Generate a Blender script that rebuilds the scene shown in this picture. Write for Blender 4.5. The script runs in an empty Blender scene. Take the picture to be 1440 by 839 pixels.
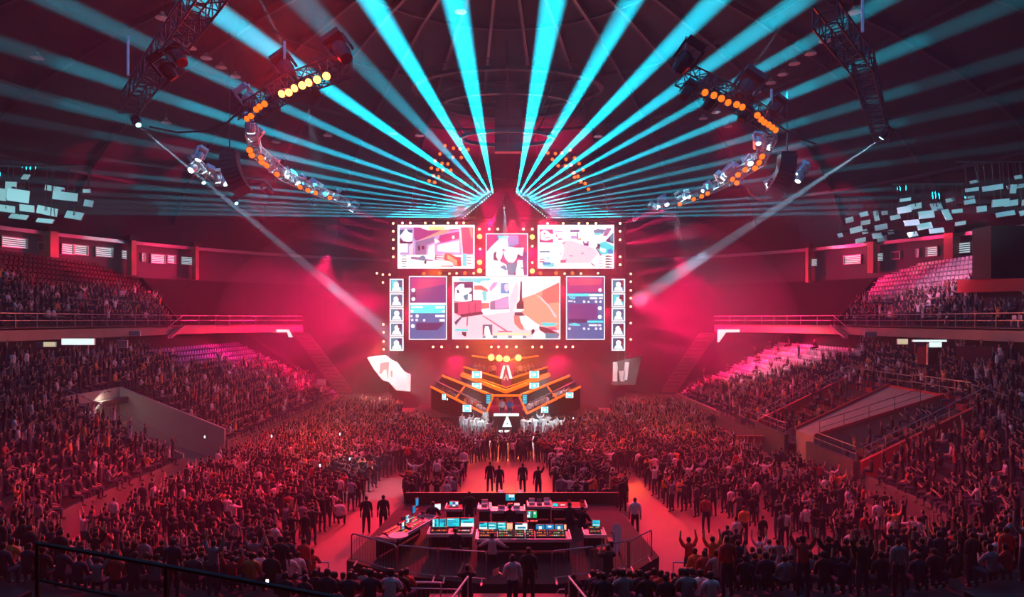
import bpy, bmesh, math, random
from mathutils import Vector, Matrix
random.seed(7)
R = math.radians
sc = bpy.context.scene
COL = sc.collection

# ------------------------------------------------------------------ camera
cam = bpy.data.cameras.new('camera')
cam_ob = bpy.data.objects.new('camera', cam)
COL.objects.link(cam_ob)
cam_ob.location = (0, 0, 10)
cam_ob.rotation_euler = (R(90), 0, 0)
cam.sensor_width = 36
cam.lens = 24
cam.shift_y = 30.5/1440
cam.clip_end = 600
sc.camera = cam_ob


def P(px, py, Y):
    """point of the hall seen at (px, py) of the photograph when it stands Y metres away"""
    return Vector(((px-720)/960*Y, Y, 10-(py-450)/960*Y))


# ------------------------------------------------------------------ world, exposure, render settings
w = bpy.data.worlds.new('night')
sc.world = w
w.use_nodes = True
w.node_tree.nodes['Background'].inputs[0].default_value = (.002, .004, .01, 1)
w.node_tree.nodes['Background'].inputs[1].default_value = 1
vs = sc.view_settings
vs.view_transform = 'Standard'
vs.look = 'None'
vs.gamma = 1
vs.exposure = 0
vs.use_curve_mapping = False
cy = sc.cycles
cy.use_denoising = True
cy.max_bounces = 3
cy.diffuse_bounces = 1
cy.glossy_bounces = 1
cy.volume_bounces = 0
cy.transparent_max_bounces = 6
cy.use_light_tree = True
cy.sample_clamp_indirect = 4

# ------------------------------------------------------------------ lights
CYAN = (0, .72, 1)
RED = (1, .004, .10)
SCAR = (1, .008, .055)
ORANGE = (1, .13, .01)


def spot(a, b, power, angle, col, blend=.6, r=.05):
    li = bpy.data.lights.new('spot', 'SPOT')
    li.energy = power
    li.spot_size = R(angle)
    li.spot_blend = blend
    li.color = col
    li.shadow_soft_size = r
    o = bpy.data.objects.new('spot', li)
    COL.objects.link(o)
    o.location = a
    o.rotation_euler = (Vector(b)-Vector(a)).to_track_quat('-Z', 'Y').to_euler()
    return o


def area(loc, size, power, col, target):
    li = bpy.data.lights.new('area', 'AREA')
    li.energy = power
    li.shape = 'RECTANGLE'
    li.size, li.size_y = size
    li.color = col
    o = bpy.data.objects.new('area', li)
    COL.objects.link(o)
    o.location = loc
    o.rotation_euler = (Vector(target)-Vector(loc)).to_track_quat('-Z', 'Y').to_euler()
    return o


# added blue fill under the roof that lifts the shadows to navy
area((0, 42, 27), (60, 60), 4500, (.05, .25, 1), (0, 42, 0))

# the two fans of beams above the screens: (origin fraction along the arm), target px, py, Y, power
LEFT_BEAMS = [(640, 0, 40, 20e6, 3.0), (522, 0, 42, 20e6, 3.0), (490, 70, 45, 2.5e6, 3.0), (300, 14, 42, 18e6, 2.7),
              (255, 84, 44, 9e6, 2.5), (205, 128, 46, 12e6, 2.3), (200, 172, 48, 9e6, 2.3), (170, 197, 50, 8e6, 2.2),
              (120, 216, 50, 7e6, 2.1), (100, 238, 52, 7e6, 2.0), (60, 254, 52, 7e6, 1.9), (50, 268, 53, 7e6, 1.8),
              (40, 279, 54, 7e6, 1.8), (40, 288, 55, 7e6, 1.7), (40, 297, 55, 7e6, 1.7)]
RIGHT_BEAMS = [(778, 0, 40, 20e6, 3.0), (886, 0, 42, 20e6, 3.0), (1006, 0, 42, 16e6, 2.7), (1112, 10, 43, 13e6, 2.5),
               (1168, 42, 44, 13e6, 2.4), (1195, 98, 46, 13e6, 2.4), (1230, 140, 48, 6e6, 2.3), (1240, 178, 50, 5e6, 2.2),
               (1260, 205, 50, 5e6, 2.1), (1280, 225, 52, 5e6, 2.0), (1300, 243, 52, 5e6, 1.9), (1320, 260, 53, 6e6, 1.8),
               (1330, 274, 54, 6e6, 1.8), (1340, 286, 55, 6e6, 1.7), (1340, 297, 55, 6e6, 1.7)]
BEAM_HEADS = []
for side, lst in ((-1, LEFT_BEAMS), (1, RIGHT_BEAMS)):
    for i, (px, py, Y, pw, an) in enumerate(lst):
        f = i/14
        a = P(710+side*(17+42*f), 271+35*f, 75-1.0*f)
        b = P(px, py, Y)
        spot(a, b, pw*3.2, an if i < 4 else an*(.84-.025*i), CYAN, .8, .03)
        BEAM_HEADS.append((side, i, a, b))

# slim white follow spots
for a, b, pw, an in ((P(196, 178, 40), P(520, 448, 78), 1.6e6, 2.2), (P(285, 257, 52), P(505, 425, 75), 5e5, 1.4),
                     (P(331, 286, 56), P(520, 440, 76), 2.5e5, 1.3),
                     (P(1243, 193, 40), P(960, 380, 76), 1.5e6, 2.6), (P(1084, 262, 52), P(965, 345, 75), 4e5, 1.8),
                     (P(1110, 22, 36), P(1040, 120, 52), 1.6e5, 1.6), (P(402, 70, 37), P(362, -8, 33), 2e5, 2.6),
                     (P(433, 150, 37), P(446, 230, 37.5), 1.5e4, 17),
                     (P(709, 293, 73), P(711, 336, 72.8), 2e4, 15)):
    spot(a, b, pw*1.5, an, (.45, .75, 1), .7, .04)

# red washes that leave the sides of the screen wall
rr = random.Random(3)
for k, (x, y) in enumerate([(552, 316), (552, 330), (552, 345), (552, 361), (540, 386), (540, 400), (540, 457), (540, 468), (538, 490)]):
    a = P(x, y, 73.4)
    d = Vector((-1, rr.uniform(-.35, .15), (y-400)/-260+rr.uniform(-.12, .12)))
    spot(a, a+d, 8e4, rr.uniform(7, 15), RED, .6, .1)
for k, (x, y) in enumerate([(872, 316), (872, 330), (873, 345), (873, 361), (887, 386), (887, 400), (887, 431), (887, 456), (887, 478)]):
    a = P(x, y, 73.4)
    d = Vector((1, rr.uniform(-.35, .15), (y-400)/-260+rr.uniform(-.12, .12)))
    spot(a, a+d, 8e4, rr.uniform(7, 15), RED, .6, .1)
# wide red fill of the haze on both sides of the stage
for x, y, Y, tx, ty, pw, an in ((548, 420, 77, 380, 455, 6e4, 80), (878, 420, 77, 1050, 455, 6e4, 80),
                                (600, 470, 80, 470, 500, .3e5, 80), (830, 470, 80, 960, 500, .3e5, 80)):
    a = P(x, y, Y)
    spot(a, P(tx, ty, Y-2), pw, an, RED, 1, .3)
# behind the peak of the screen wall
for x in (650, 690, 735, 775):
    spot(P(x, 330, 77), P(x+(x-712)*.1, 250, 77.5), 4e4, 50, RED, .8, .2)
# downward washes from the bottom edge of the screen wall
for x, dx in ((609, -60), (621, -45), (643, -35), (691, -6), (712, 0), (749, 30), (783, 60), (805, 95)):
    spot(P(x, 489, 73), P(x+dx, 560, 71), 2.6e4, 20, SCAR, .7, .08)
# four golden lamps over the top tier
for x in (691, 702, 712, 729):
    spot(P(x, 503, 68.6), P(x, 500, 60), 9e3, 150, ORANGE, 1, .1)
# golden lamps beside the map screen and lamps between the screens
for x, y, pw in ((674.5, 332, 3e3), (674.5, 374, 5e3), (748.5, 333, 3e3), (748.5, 380, 4e3), (596, 384, 1e3), (618, 384, 1e3), (654, 384, 1.5e3), (760, 384, 1.5e3), (782, 384, 1e3), (805, 384, 1e3)):
    spot(P(x, y, 73.2), P(x, y, 60), pw*.3, 160, ORANGE, 1, .1)
for x, y, pw in ((566, 318, 5e3), (655, 322, 5e3), (690, 322, 6e3), (735, 322, 6e3), (770, 318, 5e3), (862, 318, 5e3), (600, 384, 5e3), (660, 384, 7e3), (765, 384, 7e3), (830, 384, 5e3),
                 (541, 440, 4e3), (886, 440, 4e3), (625, 489, 5e3), (701, 489, 7e3), (790, 489, 5e3)):
    spot(P(x, y, 73.1), P(x, y, 60), pw*.22, 160, RED, 1, .1)
for x, y, pw in ((565, 350, 3e3), (674, 345, 6e3), (748, 345, 6e3), (866, 350, 3e3), (571, 430, 3e3), (632, 400, 5e3), (792, 400, 5e3), (855, 430, 3e3), (640, 500, 5e3), (712, 505, 5e3), (784, 500, 5e3)):
    spot(P(x, y, 76.6), P(x, y+30, 77), pw, 165, RED, 1, .2)  # unseen red spots added behind the screens to redden the haze
# red washes onto the crowd (from the round trusses and the roof)
for (x, y, z), (tx, ty, tz), pw, an, col in (
        ((-10, 33, 20.6), (-16, 32, 1), 9e4, 58, SCAR), ((10, 33, 20.6), (16, 32, 1), 5.5e4, 58, SCAR),
        ((-14, 37, 21), (-12, 46, 0), 7e4, 46, SCAR), ((14, 37, 21), (10, 46, 0), 6e4, 46, SCAR),
        ((-5, 74, 20), (-12.5, 42, 0), 22e5, 10, ORANGE), ((-5, 74, 20), (-15.5, 49, 0), 14e5, 11, ORANGE), ((4, 74, 20), (6, 42, 0), 9e5, 8, ORANGE),
        ((5, 74, 20), (13, 50, 0), 12e5, 10, ORANGE), ((6, 76, 20), (27, 62, 5), 16e5, 10, SCAR), ((-5, 74, 20), (-13, 34, 0), 9e5, 9, SCAR), ((-4, 74, 20), (-19, 38, 2), 8e5, 8, SCAR), ((4, 74, 20), (19, 36, 2), 5e5, 8, SCAR), ((0, 74, 20), (-5.5, 52, 0), 3e5, 12, SCAR), ((4, 74, 20), (9, 33, 0), 2e5, 8, ORANGE),
        ((0, 74, 21), (0, 36, 0), 1.2e5, 30, SCAR), ((-6, 74, 20), (-19, 44, 1), 2.0e5, 30, SCAR), ((6, 74, 20), (22, 60, 3), 2.0e5, 24, SCAR),
        ((4, 76, 19), (25, 45, 4), 3.2e5, 14, SCAR), ((-4, 76, 19), (-25, 43, 4), 2.0e5, 20, SCAR),
        ((6, 74, 20), (37, 55, 12), 4e5, 18, RED), ((-6, 74, 20), (-37, 55, 12), 1.6e5, 16, SCAR),
        ((-2, 74, 21), (-9, 26, 2), 3.6e5, 24, SCAR), ((3, 74, 21), (11, 26, 2), 2.6e5, 24, SCAR),
        ((-20, 74, 17), (-20, 60, 0), 6e4, 60, RED), ((18, 74, 17), (20, 60, 0), 6e4, 60, RED)):
    spot((x, y, z), (tx, ty, tz), pw*.40, an, col, .9, .3)
# white-cyan light on the people beside the presenter desk
spot(P(660, 520, 60), P(668, 590, 57.5), 1.6e4, 36, (.6, .95, 1), .6, .1)
spot(P(765, 520, 60), P(758, 592, 57.5), 1.8e4, 42, (.6, .95, 1), .6, .1)
# pale light on the seats
spot((12, 56, 20), (26.5, 69, 6), 2.2e4, 32, (1, .6, .8), .8, .2)
spot((14, 46, 20), (38.5, 58, 13), 2.2e4, 26, (.9, .5, .9), .8, .2)
spot((-12, 56, 20), (-27, 67, 6), 7e3, 30, (.5, .4, 1), .8, .2)
spot((-14, 46, 20), (-40, 60, 13), 3e3, 24, (.4, .5, 1), .8, .2)


# ------------------------------------------------------------------ materials
def lin(c):
    return tuple((x/12.92 if x <= .04045 else ((x+.055)/1.055)**2.4) for x in c)


def mat(name, col, rough=.7, metal=0., noise=0., scale=6., emit=None, strength=1., sample=False, rand=None):
    m = bpy.data.materials.new(name)
    m.use_nodes = True
    nt = m.node_tree
    b = nt.nodes['Principled BSDF']
    b.inputs['Base Color'].default_value = (*col, 1)
    b.inputs['Roughness'].default_value = rough
    b.inputs['Metallic'].default_value = metal
    if rand:
        oi = nt.nodes.new('ShaderNodeObjectInfo')
        cr = nt.nodes.new('ShaderNodeValToRGB')
        cr.color_ramp.interpolation = 'CONSTANT'
        el = cr.color_ramp.elements
        while len(el) > 1:
            el.remove(el[0])
        el[0].position = 0
        el[0].color = (*rand[0][1], 1)
        for p, c in rand[1:]:
            e = el.new(p)
            e.color = (*c, 1)
        nt.links.new(oi.outputs['Random'], cr.inputs[0])
        nt.links.new(cr.outputs[0], b.inputs['Base Color'])
    elif noise:
        tc = nt.nodes.new('ShaderNodeTexCoord')
        no = nt.nodes.new('ShaderNodeTexNoise')
        no.inputs['Scale'].default_value = scale
        no.inputs['Detail'].default_value = 4
        mx = nt.nodes.new('ShaderNodeMix')
        mx.data_type = 'RGBA'
        mx.inputs[6].default_value = (*[c*(1-noise) for c in col], 1)
        mx.inputs[7].default_value = (*[min(1, c*(1+noise)) for c in col], 1)
        nt.links.new(tc.outputs['Object'], no.inputs['Vector'])
        nt.links.new(no.outputs[0], mx.inputs[0])
        nt.links.new(mx.outputs[2], b.inputs['Base Color'])
        bp = nt.nodes.new('ShaderNodeBump')
        bp.inputs['Strength'].default_value = .15
        nt.links.new(no.outputs[0], bp.inputs['Height'])
        nt.links.new(bp.outputs[0], b.inputs['Normal'])
    if emit:
        b.inputs['Emission Color'].default_value = (*emit, 1)
        b.inputs['Emission Strength'].default_value = strength
        if not sample:
            m.cycles.emission_sampling = 'NONE'
    return m


M = dict(
    concrete=mat('concrete', (.10, .09, .09), .85, 0, .35, 1.2),
    floor=mat('floor_boards', (.19, .075, .07), .6, 0, .3, .7),  # part of the red light is put into this floor colour
    terrace=mat('terrace_concrete', (.06, .055, .06), .9, 0, .3, 1.5),
    roof=mat('roof_lining', (.009, .010, .014), .95, 0, .5, .4),
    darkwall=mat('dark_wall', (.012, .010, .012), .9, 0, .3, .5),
    palewall=mat('painted_wall', (.30, .27, .27), .8, 0, .2, .6),
    fascia=mat('fascia_paint', (.35, .22, .18), .75, 0, .25, .8),
    redwall=mat('red_wall', (.50, .05, .05), .8, 0, .2, .8),
    pillar=mat('pillar_paint', (.50, .19, .16), .7, 0, .15, .6),
    black=mat('black_paint', (.01, .01, .012), .5),
    steel=mat('truss_steel', (.30, .30, .32), .45, .6),
    blacksteel=mat('black_steel', (.03, .03, .035), .45, .3),
    alu=mat('bright_aluminium', (.75, .78, .8), .35, .2),
    rail=mat('rail_steel', (.35, .33, .33), .4, .7),
    white=mat('white_panel', (.8, .8, .8), .5),
    seatwhite=mat('white_plastic', (.75, .72, .75), .45),
    seatpurple=mat('purple_plastic', (.20, .17, .42), .45),
    seatred=mat('red_plastic', (.16, .03, .03), .5),
    skin=mat('skin', (.42, .24, .17), .6),
    hair=mat('hair', (.012, .008, .007), .6),
    shoe=mat('shoe', (.03, .03, .03), .6),
    jeans=mat('jeans', (.025, .03, .06), .8),
    s_navy=mat('navy_cloth', (.02, .025, .05), .85), s_black=mat('black_cloth', (.01, .01, .012), .85),
    s_white=mat('white_cloth', (.75, .72, .70), .85), s_red=mat('red_cloth', (.55, .04, .03), .85),
    s_grey=mat('grey_cloth', (.25, .25, .27), .85), s_orange=mat('orange_cloth', (.7, .2, .04), .85),
    s_blue=mat('blue_cloth', (.04, .25, .6), .85),
    crowd_shirt=mat('crowd_cloth', (.1, .1, .1), .85, rand=[(0, (.008, .008, .012)), (.50, (.02, .02, .035)), (.66, (.07, .06, .08)), (.76, (.35, .04, .04)),
                    (.81, (.65, .6, .6)), (.92, (.2, .2, .25)), (.97, (.7, .25, .07))]),
    crowd_skin=mat('crowd_skin', (.42, .24, .17), .6),
    led_orange=mat('orange_led', (.1, .02, 0), .5, emit=(1, .13, .005), strength=1.6, sample=False),
    lamp_red=mat('red_lens', (.1, 0, 0), .3, emit=(1, .45, .25), strength=5),
    lamp_orange=mat('orange_lens', (.1, .02, 0), .3, emit=(1, .16, .01), strength=1.7),
    lamp_gold=mat('golden_lens', (.1, .05, 0), .3, emit=(1, .5, .12), strength=3.5),
    lamp_white=mat('white_lens', (.5, .5, .5), .3, emit=(.75, .95, 1), strength=4),
    lamp_cyan=mat('cyan_lens', (.1, .3, .3), .3, emit=(.35, .95, 1), strength=5),
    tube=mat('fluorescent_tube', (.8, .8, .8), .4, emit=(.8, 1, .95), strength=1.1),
    tubewarm=mat('warm_sign_face', (.8, .8, .6), .4, emit=(1, .85, .5), strength=.6),
    daylight=mat('lit_glass', (.5, .6, .6), .2, emit=(.60, .78, .85), strength=.8),
    band=mat('window_band', (.07, .065, .075), .8, 0, .2, .5),
)


def vcol_mat(name, strength, sample=False):
    m = bpy.data.materials.new(name)
    m.use_nodes = True
    nt = m.node_tree
    b = nt.nodes['Principled BSDF']
    at = nt.nodes.new('ShaderNodeAttribute')
    at.attribute_name = 'Col'
    b.inputs['Base Color'].default_value = (.02, .02, .02, 1)
    b.inputs['Roughness'].default_value = .4
    nt.links.new(at.outputs['Color'], b.inputs['Emission Color'])
    b.inputs['Emission Strength'].default_value = strength
    if not sample:
        m.cycles.emission_sampling = 'NONE'
    return m


M['picture'] = vcol_mat('led_picture', 1.5)
M['picture_bright'] = vcol_mat('desk_display_picture', 1.1)


# ------------------------------------------------------------------ mesh building helpers
class MB:
    def __init__(s):
        s.v, s.f = [], []

    def add(s, vs, fs):
        n = len(s.v)
        s.v += [tuple(v) for v in vs]
        s.f += [tuple(i+n for i in f) for f in fs]
        return s

    def box(s, c, size, rz=0, mx=None):
        x, y, z = [q/2 for q in size]
        m = Matrix.Translation(c) @ (mx if mx else Matrix.Rotation(rz, 4, 'Z'))
        vs = [m @ Vector((a*x, b*y, d*z)) for a in (-1, 1) for b in (-1, 1) for d in (-1, 1)]
        return s.add(vs, [(0, 1, 3, 2), (4, 6, 7, 5), (0, 4, 5, 1), (2, 3, 7, 6), (0, 2, 6, 4), (1, 5, 7, 3)])

    def bar(s, a, b, r=.02, n=6, r2=None):
        a, b = Vector(a), Vector(b)
        d = b-a
        if d.length < 1e-6:
            return s
        q = d.to_track_quat('Z', 'Y')
        r2 = r if r2 is None else r2
        vs = []
        for p, rad in ((a, r), (b, r2)):
            for k in range(n):
                t = 2*math.pi*(k+.5)/n
                vs.append(p+q @ Vector((rad*math.cos(t), rad*math.sin(t), 0)))
        fs = [(k, (k+1) % n, n+(k+1) % n, n+k) for k in range(n)]
        fs += [tuple(range(n))[::-1], tuple(range(n, 2*n))]
        return s.add(vs, fs)

    def beam(s, a, b, wdt, hgt):
        a, b = Vector(a), Vector(b)
        d = b-a
        x = d.normalized()
        y = Vector((0, 0, 1)).cross(x)
        if y.length < 1e-4:
            y = Vector((0, 1, 0))
        y.normalize()
        z = x.cross(y)
        vs = [p+y*i*wdt/2+z*j*hgt/2 for p in (a, b) for i, j in ((-1, -1), (1, -1), (1, 1), (-1, 1))]
        return s.add(vs, [(0, 1, 2, 3), (7, 6, 5, 4), (0, 4, 5, 1), (1, 5, 6, 2), (2, 6, 7, 3), (3, 7, 4, 0)])

    def tube(s, pts, r, n=6):
        for a, b in zip(pts, pts[1:]):
            s.bar(a, b, r, n)
        return s

    def lathe(s, prof, n=12, mx=Matrix()):
        vs = []
        for r, z in prof:
            for k in range(n):
                t = 2*math.pi*k/n
                vs.append(mx @ Vector((r*math.cos(t), r*math.sin(t), z)))
        fs = []
        for j in range(len(prof)-1):
            for k in range(n):
                fs.append((j*n+k, j*n+(k+1) % n, (j+1)*n+(k+1) % n, (j+1)*n+k))
        fs += [tuple(range(n))[::-1], tuple(range((len(prof)-1)*n, len(prof)*n))]
        return s.add(vs, fs)

    def slab(s, pts, th):
        """closed plate: polygon pts (3D) extruded by vector th"""
        n = len(pts)
        th = Vector(th)
        vs = [Vector(p) for p in pts]+[Vector(p)+th for p in pts]
        fs = [tuple(range(n)), tuple(range(n, 2*n))[::-1]]+[(k, n+k, n+(k+1) % n, (k+1) % n) for k in range(n)]
        return s.add(vs, fs)

    def mesh(s, name, m):
        me = bpy.data.meshes.new(name)
        me.from_pydata(s.v, [], s.f)
        bm = bmesh.new()
        bm.from_mesh(me)
        bmesh.ops.recalc_face_normals(bm, faces=bm.faces)
        bm.to_mesh(me)
        bm.free()
        if m:
            me.materials.append(M[m] if isinstance(m, str) else m)
        return me

    def build(s, name, m, parent=None, **kw):
        return obj(name, s.mesh(name, m), parent, **kw)


def obj(name, me, parent=None, label=None, cat=None, group=None, kind=None, loc=None):
    o = bpy.data.objects.new(name, me)
    COL.objects.link(o)
    if parent:
        o.parent = parent
    tag(o, label, cat, group, kind)
    if loc is not None:
        o.location = loc
    return o


def tag(o, label=None, cat=None, group=None, kind=None):
    if label:
        o['label'] = label
    if cat:
        o['category'] = cat
    if group:
        o['group'] = group
    if kind:
        o['kind'] = kind
    return o


def thing(name, label, cat, loc=(0, 0, 0), rz=0, group=None):
    o = bpy.data.objects.new(name, None)
    COL.objects.link(o)
    o.empty_display_size = .2
    o.location = loc
    o.rotation_euler = (0, 0, rz)
    return tag(o, label, cat, group)


def struct(name, mb, m, parent=None, label=None, cat='structure'):
    if parent:
        return mb.build(name, m, parent, label=label)
    return mb.build(name, m, kind='structure', label=label, cat=cat)


def dup(root, loc, rot=None, label=None, group=None):
    r = root.copy()
    COL.objects.link(r)
    r.location = loc
    if rot is not None:
        r.rotation_mode = root.rotation_mode
        r.rotation_euler = rot
    if label:
        r['label'] = label
    if group:
        r['group'] = group
    for ch in root.children:
        c = ch.copy()
        COL.objects.link(c)
        c.parent = r
        for g in ch.children:
            d = g.copy()
            COL.objects.link(d)
            d.parent = c
    return r


WORDS = ('zero first second third fourth fifth sixth seventh eighth ninth tenth eleventh twelfth thirteenth fourteenth fifteenth sixteenth seventeenth '
         'eighteenth nineteenth twentieth').split()
TENS = {20: 'twenty', 30: 'thirty', 40: 'forty', 50: 'fifty', 60: 'sixty', 70: 'seventy', 80: 'eighty', 90: 'ninety'}
TENTHS = {20: 'twentieth', 30: 'thirtieth', 40: 'fortieth', 50: 'fiftieth', 60: 'sixtieth', 70: 'seventieth', 80: 'eightieth', 90: 'ninetieth'}


def nth(k):
    if k <= 20:
        return WORDS[k]
    if k % 10 == 0:
        return TENTHS[k]
    return TENS[k//10*10]+'-'+WORDS[k % 10]


SIDE = {-1: 'purple-seat side', 1: 'white-seat side'}

# ------------------------------------------------------------------ haze in the air of the hall
hz = bpy.data.materials.new('haze')
hz.use_nodes = True
nt = hz.node_tree
nt.nodes.clear()
out = nt.nodes.new('ShaderNodeOutputMaterial')
vsn = nt.nodes.new('ShaderNodeVolumeScatter')
vsn.inputs['Color'].default_value = (.9, .95, 1, 1)
vsn.inputs['Density'].default_value = .0024
vsn.inputs['Anisotropy'].default_value = .0
nt.links.new(vsn.outputs[0], out.inputs['Volume'])


def haze_body(name, m, centre, half, label):
    bmc = bmesh.new()
    bmesh.ops.create_icosphere(bmc, subdivisions=5, radius=1)
    for v in bmc.verts:
        v.co = Vector([centre[i]+v.co[i]*half[i] for i in range(3)])
    mec = bpy.data.meshes.new(name)
    bmc.to_mesh(mec)
    bmc.free()
    mec.materials.append(m)
    obj(name, mec, kind='stuff', label=label, cat='haze')


def haze_mat(d):
    h = hz.copy()
    h.node_tree.nodes['Volume Scatter'].inputs['Density'].default_value = d
    return h


haze_body('haze', haze_mat(.0006), (-.5, 46, 10), (50, 60, 30), 'thinnest outer smoke haze that reaches almost to the walls of the hall')
haze_body('haze', haze_mat(.0009), (-.5, 48, 10.5), (33, 52, 28), 'thin smoke haze over floor and stands that shows the light beams')
haze_body('haze', haze_mat(.0012), (-.5, 50, 11), (27, 46, 26.5), 'denser smoke haze over the middle of the hall under the roof crown')

haze_body('haze_cloud', haze_mat(.012), (-.5, 78.5, 10), (33, 14.5, 15), 'thicker cloud of machine haze around the stage and screens')

# ------------------------------------------------------------------ the hall: floor, terraces, walls, roof
X0 = -.4
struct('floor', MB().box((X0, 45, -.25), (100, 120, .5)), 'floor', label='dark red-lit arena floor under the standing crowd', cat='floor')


def outline(s, d, y_end=80, x_in=6.2, n=16):
    """front line of the seating bowl moved out by d; gives (x, y, nx, ny)"""
    pts = []
    ys = [y_end, 66, 60, 53.7, 48.6, 42.4, 37.5, 32.5]
    for y in ys[:-1]:
        pts.append((20+d, y, 1, 0))
    for k in range(n+1):
        t = math.pi/2*k/n
        pts.append((12+(8+d)*math.cos(t), 32.5-(8+d)*math.sin(t), math.cos(t), -math.sin(t)))
    pts.append((x_in, 24.5-d, 0, -1))
    return [(X0+s*x, y, s*nx, ny) for x, y, nx, ny in pts]


def bowl_z(d, nx):
    nx = abs(nx)
    return .6+.6*nx+(.3+.2*nx)*d


TD = .85


def in_pit(s, x, y, d):
    return 42.4 <= y <= 48.6 and d < 7.3


def row_count(nx):
    return int(6.01+8*abs(nx))


for s in (-1, 1):
    mb = MB()
    for k in range(14):
        d0, d1 = k*TD, (k+1)*TD
        A, B = outline(s, d0), outline(s, d1)
        for i in range(len(A)-1):
            nx = (A[i][2]+A[i+1][2])/2
            if k >= row_count(nx):
                continue
            if abs(A[i][1]-48.6) < .01 and k < 8:
                continue
            vs, n = [], 0
            for q in (i, i+1):
                z1 = bowl_z(d0, A[q][2])
                z0 = bowl_z(d0-TD, A[q][2]) if k else 0
                vs += [(A[q][0], A[q][1], z0-.02), (A[q][0], A[q][1], z1), (B[q][0], B[q][1], z1)]
            mb.add(vs, [(0, 3, 4, 1), (1, 4, 5, 2)])
    struct('seating_terrace', mb, 'terrace', label='stepped concrete seating terrace on the '+SIDE[s], cat='terrace')
    # front parapet of the bowl
    mb = MB()
    A = outline(s, 0)
    for i in range(len(A)-1):
        if abs(A[i][1]-48.6) < .01:
            continue
        a, b = A[i], A[i+1]
        mb.slab([(a[0], a[1], 0), (b[0], b[1], 0), (b[0], b[1], bowl_z(0, b[2])+.25), (a[0], a[1], bowl_z(0, a[2])+.25)],
                (-.12*a[2], -.12*a[3], 0))
    struct('trim_1' if s < 0 else 'trim_2', mb, 'concrete', label='low concrete front wall of the terrace on the '+SIDE[s], cat='parapet')


def railing(name, pts, h, label, m='rail', post=1.5, r=.03, cat='railing', rails=(1, .5), group=None, kind=None):
    """handrail over pts (points on the ground), posts every few metres; each rail and each post is a part"""
    t = thing(name, label, cat, pts[0], group=group)
    o = Vector(pts[0])
    for f in rails:
        MB().tube([Vector(p)-o+Vector((0, 0, h*f)) for p in pts], r if f == 1 else r*.7).build('handrail' if f == 1 else 'middle_rail', m, t)
    pm = None
    for a, b in zip(pts, pts[1:]):
        a, b = Vector(a), Vector(b)
        n = max(1, round((b-a).length/post))
        for k in range(n+(1 if tuple(b) == tuple(pts[-1]) else 0)):
            p = a.lerp(b, k/n)-o
            if pm is None:
                pm = MB().bar((0, 0, 0), (0, 0, h), r*.8).mesh('post', m)
            obj('post', pm, t, loc=p)
    return t


# vomitories
def pit_left():
    s = -1
    x1, x2 = X0-20, X0-27.4
    mb = MB()
    mb.slab([(x1, 48.4, .0), (x2, 48.4, 2.4), (x2, 48.4, 5.25), (x1, 48.4, 2.3)], (0, .25, 0))
    struct('wall_vomitory_far', mb, 'palewall', label='pale concrete side wall inside the entry pit on the '+SIDE[-1], cat='wall')
    struct('wall_vomitory_near', MB().slab([(x1, 42.5, .0), (x2, 42.5, 2.4), (x2, 42.5, 4.7), (x1, 42.5, 1.7)], (0, -.2, 0)), 'palewall', label='near side wall of the entry pit on the '+SIDE[-1], cat='wall')
    mb = MB()
    for a, b, z0, z1 in ((42.5, 44, 2.4, 5.25), (46.4, 48.4, 2.4, 5.25), (44, 46.4, 4.6, 5.25)):
        mb.box((x2-.12, (a+b)/2, (z0+z1)/2), (.24, b-a, z1-z0))
    struct('wall_vomitory_back', mb, 'palewall', label='end wall with doorway of the entry pit on the '+SIDE[-1], cat='wall')
    dr = thing('door_1', 'lit doorway at the back of the entry pit on the '+SIDE[-1], 'door', (x2-.3, 45.2, 2.4))
    dr['kind'] = 'structure'
    MB().box((0, 0, 1.1), (.06, 2.3, 2.2)).build('door_leaf', 'white', dr)
    MB().box((.06, 0, 2.16), (.1, 2.4, .1)).build('door_frame', 'rail', dr)
    area((x2+.5, 45.2, 4.6), (.3, 2), 60, (1, .8, .6), (x2+.3, 46.5, 2))
    mb = MB().slab([(x1, 42.5, 0), (x1, 48.4, 0), (x2, 48.4, 2.4), (x2, 42.5, 2.4)], (0, 0, -.2))
    struct('floor_vomitory', mb, 'concrete', label='sloping floor of the entry pit on the '+SIDE[-1], cat='floor')
    railing('pit_railing', [(x1, 41.9, 1.7), (x2, 41.9, 5.0)], .95, 'red-lit railing beside the entry pit on the purple-seat side', post=1.2)
    railing('pit_railing', [(x2, 48.9, 5.3), (x1, 48.9, 2.4)], .5, 'dark railing along the far wall of the entry pit', m='blacksteel', post=2)


pit_left()


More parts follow.
